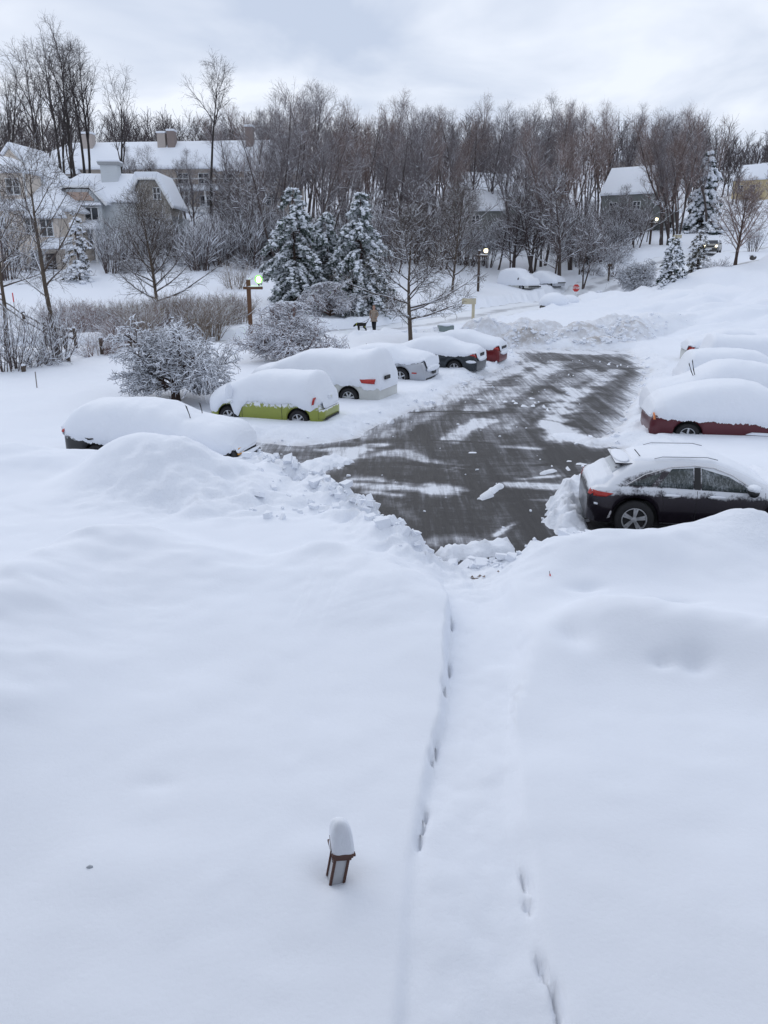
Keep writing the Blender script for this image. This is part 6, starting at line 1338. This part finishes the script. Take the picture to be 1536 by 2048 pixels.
# snow-capped boulders by the crossing
M_ROCK = plain('dark rock', (.09, .085, .08), .9, var=.4, scale=3)
for px, py, r, lb in ((1106, 618, 1.05, 'bigger of two snow-capped boulders before the stop sign'), (1139, 612, .68, 'smaller of two snow-capped boulders before the stop sign')):
    x, y = ybase(px, py, .3); t = thing('boulder', lb, 'boulder', (x, y, gz(x, y)), 0); b = MB(); b.blob((0, 0, .40), (r, r * .85, .50), 18, 12, int(px), .12); b.build('rock', M_ROCK, t, smooth=True); b = MB(); b.blob((0, .0, .40 + .42 * r), (r * 1.12, r * .98, .58 * r + .12), 22, 14, int(py), .06); b.build('snow_cap', M_SNOW, t, smooth=True)
for px, py, lb in ((1192, 606, 'dark stone poking from the bank left of another, right of the stop sign'), (1246, 600, 'dark stone in the snowbank furthest right of the stop sign'), (1198, 591, 'slim dark stone slanting from the bank beside the stop sign'), (1505, 519, 'dark rock edge showing in the snow under the vase-shaped tree')):
    x, y = ybase(px, py, .3); t = thing('stone', lb, 'stone', (x, y, gz(x, y) + .35), rng.uniform(0, 3)); b = MB(); b.blob((0, 0, .12), (.38, .22, .24), 12, 8, px, .2); b.build('rock', M_ROCK, t, smooth=True); b = MB(); b.blob((.02, .06, .28), (.36, .24, .16), 12, 8, px + 1, .1); b.build('snow_cap', M_SNOW, t, smooth=True)
# split-rail fence
M_RAIL = plain('weathered rail', (.085, .065, .052), .85, var=.3, scale=8, snowup=.85)
fx = [ybase(*p) for p in ((-40, 590), (10, 622), (50, 652), (92, 676), (130, 687), (152, 690), (205, 712), (262, 703))]
t = thing('split_rail_fence', 'weathered split-rail fence half buried along the left lawn', 'fence', (0, 0, 0))
for i, (x, y) in enumerate(fx):
    b = MB(); z = gz(x, y); b.box((x, y, z + .55), (.16, .16, 1.45), .2); po = b.build('post', M_RAIL, t, bevel=.02); b = MB(); b.blob((x, y, z + 1.30), (.10, .10, .06), 8, 6, i); b.build('snow_cap', M_SNOW, po, smooth=True)
    if i < len(fx) - 1 and i != 5:
        x1, y1 = fx[i + 1]; z1 = gz(x1, y1)
        for hh in (.72, 1.10):
            n = 5; pts = [(x + (x1 - x) * k / n, y + (y1 - y) * k / n, z + (z1 - z) * k / n + hh + (.04 if k in (2, 3) else 0)) for k in range(n + 1)]
            b = MB(); b.bar(pts, .06, 6); ro = b.build('rail', M_RAIL, t); b = MB(); b.bar([(p[0], p[1], p[2] + .075) for p in pts], .05, 6); b.build('snow_cap', M_SNOW, ro, smooth=True)
for px, py, lb in ((48, 745, 'left one of two dark stub posts along the lawn edge'), (138, 728, 'right one of two dark stub posts along the lawn edge')):
    x, y = ybase(px, py); z = gz(x, y); b = MB(); t = thing('stub_post', lb, 'post', (x, y, z + .35)); b.box((0, 0, .12), (.13, .13, .5)); b.build('post_shaft', M_RAIL, t); b = MB(); b.blob((0, 0, .39), (.09, .09, .06), 8, 6, 3); b.build('snow_cap', M_SNOW, t, smooth=True)
# driveway markers
M_STAKE = plain('grey stake', (.22, .2, .19), .7); M_REDST = plain('red reflector', (.6, .06, .06), .4)
for px, py, H, red, lb in ((36, 668, 1.9, 1, 'thin marker stake with red top near the left tree'), (74, 778, .75, 0, 'thin bare stake in the snow of the left road edge'), (732, 702, .5, 0, 'short thin stake poking out behind the white minivan')):
    x, y = ybase(px, py); t = thing('marker_stake', lb, 'stake', (x, y, gz(x, y) + .3)); b = MB(); b.bar([(0, 0, 0), (.02, 0, H)], .018, 6); b.build('shaft', M_STAKE, t)
    if red: b = MB(); b.bar([(.02, 0, H), (.02, 0, H + .5)], .035, 6); b.build('reflector', M_REDST, t)
x, y = ybase(1102, 1138, .7); z = snow_top(x, y); t = thing('bank_marker', 'tiny red-tipped twig stuck in the right snowbank', 'stake', (x, y, z - .02)); b = MB(); b.bar([(0, 0, 0), (-.01, 0, .05)], .010, 6); b.build('red_tip', M_REDST, t); b = MB(); b.bar([(-.01, 0, .05), (-.02, 0, .09)], .005, 5); b.build('shaft', M_STAKE, t)

# the garden lantern in the foreground snow
lx, ly = LANTERN[:2]; lz = snow_top(lx, ly)
M_COPPER = plain('dark copper wood', (.095, .042, .030), .55, var=.3, scale=25); M_PANEL = plain('frosted lantern panel', (.55, .56, .58), .5, var=.08)
t = thing('garden_lantern', 'brown garden lantern leaning in the snow under a tall snow cap', 'lantern', (lx, ly, lz), R(-9)); t.rotation_euler = (Matrix.Rotation(R(10), 3, 'Y') @ Matrix.Rotation(R(-2), 3, 'X') @ Matrix.Rotation(R(16), 3, 'Z')).to_euler(); t.scale = (.72, .72, .96); t.location.z += .035
s = .068; Hh = .20
for sx in (-1, 1):
    for sy in (-1, 1):
        b = MB(); b.box((sx * s, sy * s, Hh / 2 - .10), (.026, .026, Hh + .20)); b.build('leg', M_COPPER, t, bevel=.003)
for (cx, cy, dx, dy) in ((0, -s + .004, 2 * s, .004), (0, s - .004, 2 * s, .004), (-s + .004, 0, .004, 2 * s), (s - .004, 0, .004, 2 * s)):
    b = MB(); b.box((cx, cy, Hh / 2 - .08), (dx, dy, Hh + .14)); b.build('panel', M_PANEL, t)
b = MB(); b.box((0, 0, Hh + .012), (.185, .185, .024)); b.build('lower_tier', M_COPPER, t, bevel=.003)
b = MB(); b.box((0, 0, Hh + .037), (.205, .205, .022)); b.build('upper_tier', M_COPPER, t, bevel=.003)
b = MB(); b.box((0, 0, Hh + .058), (.235, .235, .018)); b.build('roof_plate', M_COPPER, t, bevel=.003)
# its cap of snow: square at the foot, domed on top, leaning back upright
vs = []; n = 28; rows = [(q * .10, 1 - .10 * q) for q in np.linspace(0, 1, 7)] + [(.10 + .145 * math.sin(th), .90 * math.cos(th) ** .75) for th in np.linspace(.12, 1.565, 11)]
for i, (z_, f_) in enumerate(rows):
    e = 5 - 2.6 * i / 17
    for j in range(n):
        a = 2 * math.pi * j / n + .1; c_, s_ = math.cos(a), math.sin(a); k = (abs(c_) ** e + abs(s_) ** e) ** (-1 / e); rr = .118 * f_ * (1 + .035 * math.sin(2 * a + 1 + z_ * 9))
        vs.append((rr * k * c_ - .30 * max(0, z_ - .02), rr * k * s_ + .012 * math.sin(z_ * 12), Hh + .064 + z_ + .006 * math.sin(3 * a) * (i < 3)))
b = MB(); b.add(vs, [(i * n + j, i * n + (j + 1) % n, (i + 1) * n + (j + 1) % n, (i + 1) * n + j) for i in range(17) for j in range(n)] + [tuple(17 * n + j for j in range(n))]); b.build('snow_cap', M_SNOW, t, smooth=True)
b = MB(); b.bar([(-.095, -.09, Hh - .01), (-.125, -.06, Hh + .08), (-.155, -.02, Hh + .19)], [.004, .004, .002], 6); b.build('hook', M_COPPER, t); b = MB(); b.bar([(-.125, -.06, Hh + .075), (-.135, -.09, Hh + .02), (-.14, -.11, Hh - .05)], [.006, .005, .002], 6); b.build('shard', M_COPPER, t)
# doormat-coloured leaves and a stick at the gap in the bank
x, y = on_z(955, 1146, .2)[:2]; t = thing('dead_leaves', 'brown dead leaves lying in the gap of the snowbank', 'leaves', (x, y, snow_top(x, y))); r4 = np.random.default_rng(4); b = MB()
M_LEAF = plain('dead leaf', (.26, .20, .17), .9, var=.4, scale=20)
for i in range(7):
    ax, ay = r4.normal(0, .13), r4.normal(0, .05); q = r4.random() * 6.28; z = snow_top(x + ax, y + ay) - snow_top(x, y); b.add([(ax + .035 * math.cos(q + k) * (.5 + .5 * (k % 2 < 1)), ay + .028 * math.sin(q + k), z + .015 + .012 * (k % 3)) for k in (0, 1.57, 3.14, 4.7)], [(0, 1, 2, 3)])
lo = b.build('leaf_litter', M_LEAF, t); lo['kind'] = 'stuff'
b = MB(); b.bar([(-.22, -.02, .02), (.0, -.03, .03), (.16, .01, .02)], .008, 5); b.build('twig', M_STAKE, t)
x, y = on_z(1447, 865, .3)[:2]
x, y = on_z(181, 1745, .5)[:2]; b = MB(); t = thing('fallen_clump', 'tiny fallen snow clump alone on the left lawn', 'snow clump', (x, y, snow_top(x, y))); b.blob((0, 0, .0), (.022, .018, .014), 10, 6, 5, .2); b.build('clump', plain('grey snow', (.45, .48, .52), .8), t, smooth=True)

# ---------------------------------------------------------------- the dog walker
def skinned(name, pts, edges, radii, m, parent, sub=2, root=0):
    me = bpy.data.meshes.new(name); me.from_pydata(pts, edges, []); me.materials.append(m); o = obj(name, me, parent)
    sk = o.modifiers.new('skin', 'SKIN'); sk.use_smooth_shade = True; ly_ = me.skin_vertices[0] if me.skin_vertices else None
    if ly_ is None:
        import bmesh
        bm = bmesh.new(); bm.from_mesh(me); bm.verts.layers.skin.verify(); bm.to_mesh(me); bm.free(); ly_ = me.skin_vertices[0]
    for i, r in enumerate(radii): ly_.data[i].radius = (r, r) if not isinstance(r, tuple) else r
    ly_.data[root].use_root = True
    sb = o.modifiers.new('sub', 'SUBSURF'); sb.levels = sb.render_levels = sub; return o
M_SKIN = plain('skin', (.42, .25, .19), .6, var=.05); M_COAT = plain('tan coat', (.27, .215, .17), .9, var=.12, scale=8); M_TROU = plain('black trousers', (.012, .014, .017), .9); M_HOOD = plain('brown fur hood', (.17, .10, .075), .95, var=.35, scale=40); M_FUR = plain('black dog fur', (.012, .011, .010), .8, var=.4, scale=12)
x, y = ybase(748, 664, .02); t = thing('person', 'person in a tan hooded coat and black trousers walking a dog', 'person', (x, y, gz(x, y)), R(-100))
# local: +x is the way they walk (towards the left of the picture and a little to the viewer), +y their left
pts = [(0, 0, .92), (.01, 0, 1.12), (.02, 0, 1.32), (.02, 0, 1.44), (.04, 0, 1.53), (.06, 0, 1.64), (.05, 0, 1.72)]
pts += [(.02, .10, .86), (.14, .10, .48), (.16, .10, .09), (.30, .11, .04)]           # left leg 7-10
pts += [(-.02, -.10, .86), (-.10, -.10, .48), (-.34, -.10, .13), (-.22, -.11, .04)]     # right leg 11-14
pts += [(.02, .19, 1.38), (-.02, .25, 1.13), (.16, .22, .98), (.22, .20, .97)]           # left arm 15-18
pts += [(.02, -.19, 1.38), (-.06, -.26, 1.13), (.12, -.24, .98), (.18, -.23, .96)]       # right arm 19-22
ed = [(0, 1), (1, 2), (2, 3), (3, 4), (4, 5), (5, 6), (0, 7), (7, 8), (8, 9), (9, 10), (0, 11), (11, 12), (12, 13), (13, 14), (2, 15), (15, 16), (16, 17), (17, 18), (2, 19), (19, 20), (20, 21), (21, 22)]
rd = [.13, .13, .14, .07, .055, .095, .075, .085, .058, .045, .035, .085, .058, .045, .035, .055, .042, .03, .034, .055, .042, .03, .034]
for hnd, sg in ((18, 1), (22, -1)):
    hx, hy, hz = pts[hnd]
    for k, (dy, ln) in enumerate(((-.03, .07), (-.01, .085), (.012, .08), (.032, .06))):
        pts += [(hx + .035, hy + dy, hz), (hx + .035 + ln * .55, hy + dy, hz - .012), (hx + .035 + ln * .8, hy + dy, hz - .045)]; b0 = len(pts) - 3; ed += [(hnd, b0), (b0, b0 + 1), (b0 + 1, b0 + 2)]; rd += [.011, .009, .008]
    pts += [(hx + .02, hy - sg * .045, hz + .01), (hx + .05, hy - sg * .055, hz - .01)]; b0 = len(pts) - 2; ed += [(hnd, b0), (b0, b0 + 1)]; rd += [.012, .009]
body = skinned('body', pts, ed, rd, M_SKIN, t)
b = MB(); b.blob((.155, 0, 1.635), (.022, .016, .026), 8, 6, 1, 0); b.build('nose', M_SKIN, t, smooth=True)
for sg in (-1, 1):
    b = MB(); b.blob((.142, sg * .035, 1.665), (.012, .014, .010), 8, 6, 1, 0); b.build('eye', M_DARK, t, smooth=True)
b = MB(); b.blob((.142, 0, 1.585), (.010, .028, .008), 8, 6, 1, 0); b.build('mouth', plain('lips', (.35, .14, .12), .5), t, smooth=True)
skinned('coat', [(0, 0, .70), (.0, 0, .90), (.01, 0, 1.12), (.02, 0, 1.33), (.02, 0, 1.45), (.02, .20, 1.38), (-.02, .265, 1.13), (.13, .235, 1.0), (.02, -.20, 1.38), (-.06, -.275, 1.13), (.09, -.25, 1.0)], [(0, 1), (1, 2), (2, 3), (3, 4), (3, 5), (5, 6), (6, 7), (3, 8), (8, 9), (9, 10)],
        [(.22, .24), (.20, .23), (.17, .20), (.165, .19), .10, .085, .07, .055, .085, .07, .055], M_COAT, t, 2, 1)
skinned('trousers', [(0, 0, .90), (.02, .10, .84), (.14, .10, .48), (.155, .10, .12), (-.02, -.10, .84), (-.10, -.10, .48), (-.325, -.10, .16)], [(0, 1), (1, 2), (2, 3), (0, 4), (4, 5), (5, 6)], [.15, .105, .082, .068, .105, .082, .068], M_TROU, t)
for sg, a, q in ((1, (.15, .10, .07), (.32, .11, .04)), (-1, (-.34, -.10, .11), (-.20, -.11, .04))):
    m_ = tuple((p + r) / 2 for p, r in zip(a, q)); skinned('boot', [(a[0], a[1], a[2] + .12), a, m_, q], [(0, 1), (1, 2), (2, 3)], [.066, .066, .055, .045], M_DARK, t)
skinned('hood', [(-.03, 0, 1.47), (-.03, 0, 1.60), (-.005, 0, 1.72), (.03, 0, 1.765)], [(0, 1), (1, 2), (2, 3)], [.11, .125, .115, .07], M_HOOD, t)
PX, PY, PZ = x, y, gz(x, y); prz = R(-100)
# dog, head low, walking to the left
x, y = ybase(722, 663, .02); t = thing('dog', 'black dog with raised tail sniffing the snow on a lead', 'dog', (x, y, gz(x, y)), R(186))
pts = [(-.26, 0, .50), (-.05, 0, .49), (.16, 0, .47), (.27, 0, .50), (.37, 0, .47), (.45, 0, .40), (.54, 0, .335)]
pts += [(-.36, 0, .56), (-.46, 0, .68), (-.54, 0, .84)]                                  # tail 7-9
pts += [(.18, .075, .36), (.20, .08, .20), (.17, .08, .03), (.21, .08, .015), (.16, -.075, .36), (.10, -.08, .21), (.12, -.08, .03), (.16, -.08, .015)]   # front legs 10-17
pts += [(-.24, .085, .38), (-.18, .085, .28), (-.30, .085, .18), (-.27, .085, .03), (-.23, .085, .015), (-.27, -.085, .38), (-.23, -.085, .28), (-.38, -.085, .18), (-.37, -.085, .03), (-.33, -.085, .015)]  # hind 18-27
ed = [(0, 1), (1, 2), (2, 3), (3, 4), (4, 5), (5, 6), (0, 7), (7, 8), (8, 9), (2, 10), (10, 11), (11, 12), (12, 13), (2, 14), (14, 15), (15, 16), (16, 17), (0, 18), (18, 19), (19, 20), (20, 21), (21, 22), (0, 23), (23, 24), (24, 25), (25, 26), (26, 27)]
rd = [.105, .115, .135, .10, .085, .075, .04, .035, .025, .015, .065, .04, .026, .026, .065, .04, .026, .026, .085, .055, .034, .026, .026, .085, .055, .034, .026, .026]
skinned('body', pts, ed, rd, M_FUR, t)
for sg in (-1, 1):
    b = MB(); b.blob((.40, sg * .075, .43), (.03, .02, .06), 8, 6, 2, .1); b.build('ear', M_FUR, t, smooth=True)
    b = MB(); b.blob((.49, sg * .045, .40), (.012, .010, .012), 6, 5, 1, 0); b.build('eye', M_DARK, t, smooth=True)
b = MB(); b.lathe([(.102, -.012), (.106, 0), (.102, .012)], 16); o = b.build('collar', plain('yellow webbing', (.62, .68, .06), .6), t, smooth=True); o.location = (.315, 0, .49); o.rotation_euler = (0, R(70), 0)
b = MB(); b.lathe([(.058, -.02), (.062, 0), (.058, .02)], 12); o = b.build('leg_band', plain('yellow band', (.62, .68, .06), .6), t, smooth=True); o.location = (-.25, .085, .33)
ca, sa = math.cos(R(186)), math.sin(R(186)); dx_, dy_, dz_ = x + .29 * ca, y + .29 * sa, gz(x, y) + .60
cb, sb_ = math.cos(prz), math.sin(prz); hx, hy, hz = PX + .24 * cb - -.23 * sb_, PY + .24 * sb_ + -.23 * cb, PZ + .95
b = MB(); b.bar([(dx_ + (hx - dx_) * q, dy_ + (hy - dy_) * q, dz_ + (hz - dz_) * q - .12 * math.sin(q * 3.14)) for q in np.linspace(0, 1, 9)], .010, 5)
o = b.build('dog_lead', M_DARK, None); tag(o, 'thin dark lead between the walker and the black dog', 'dog lead')
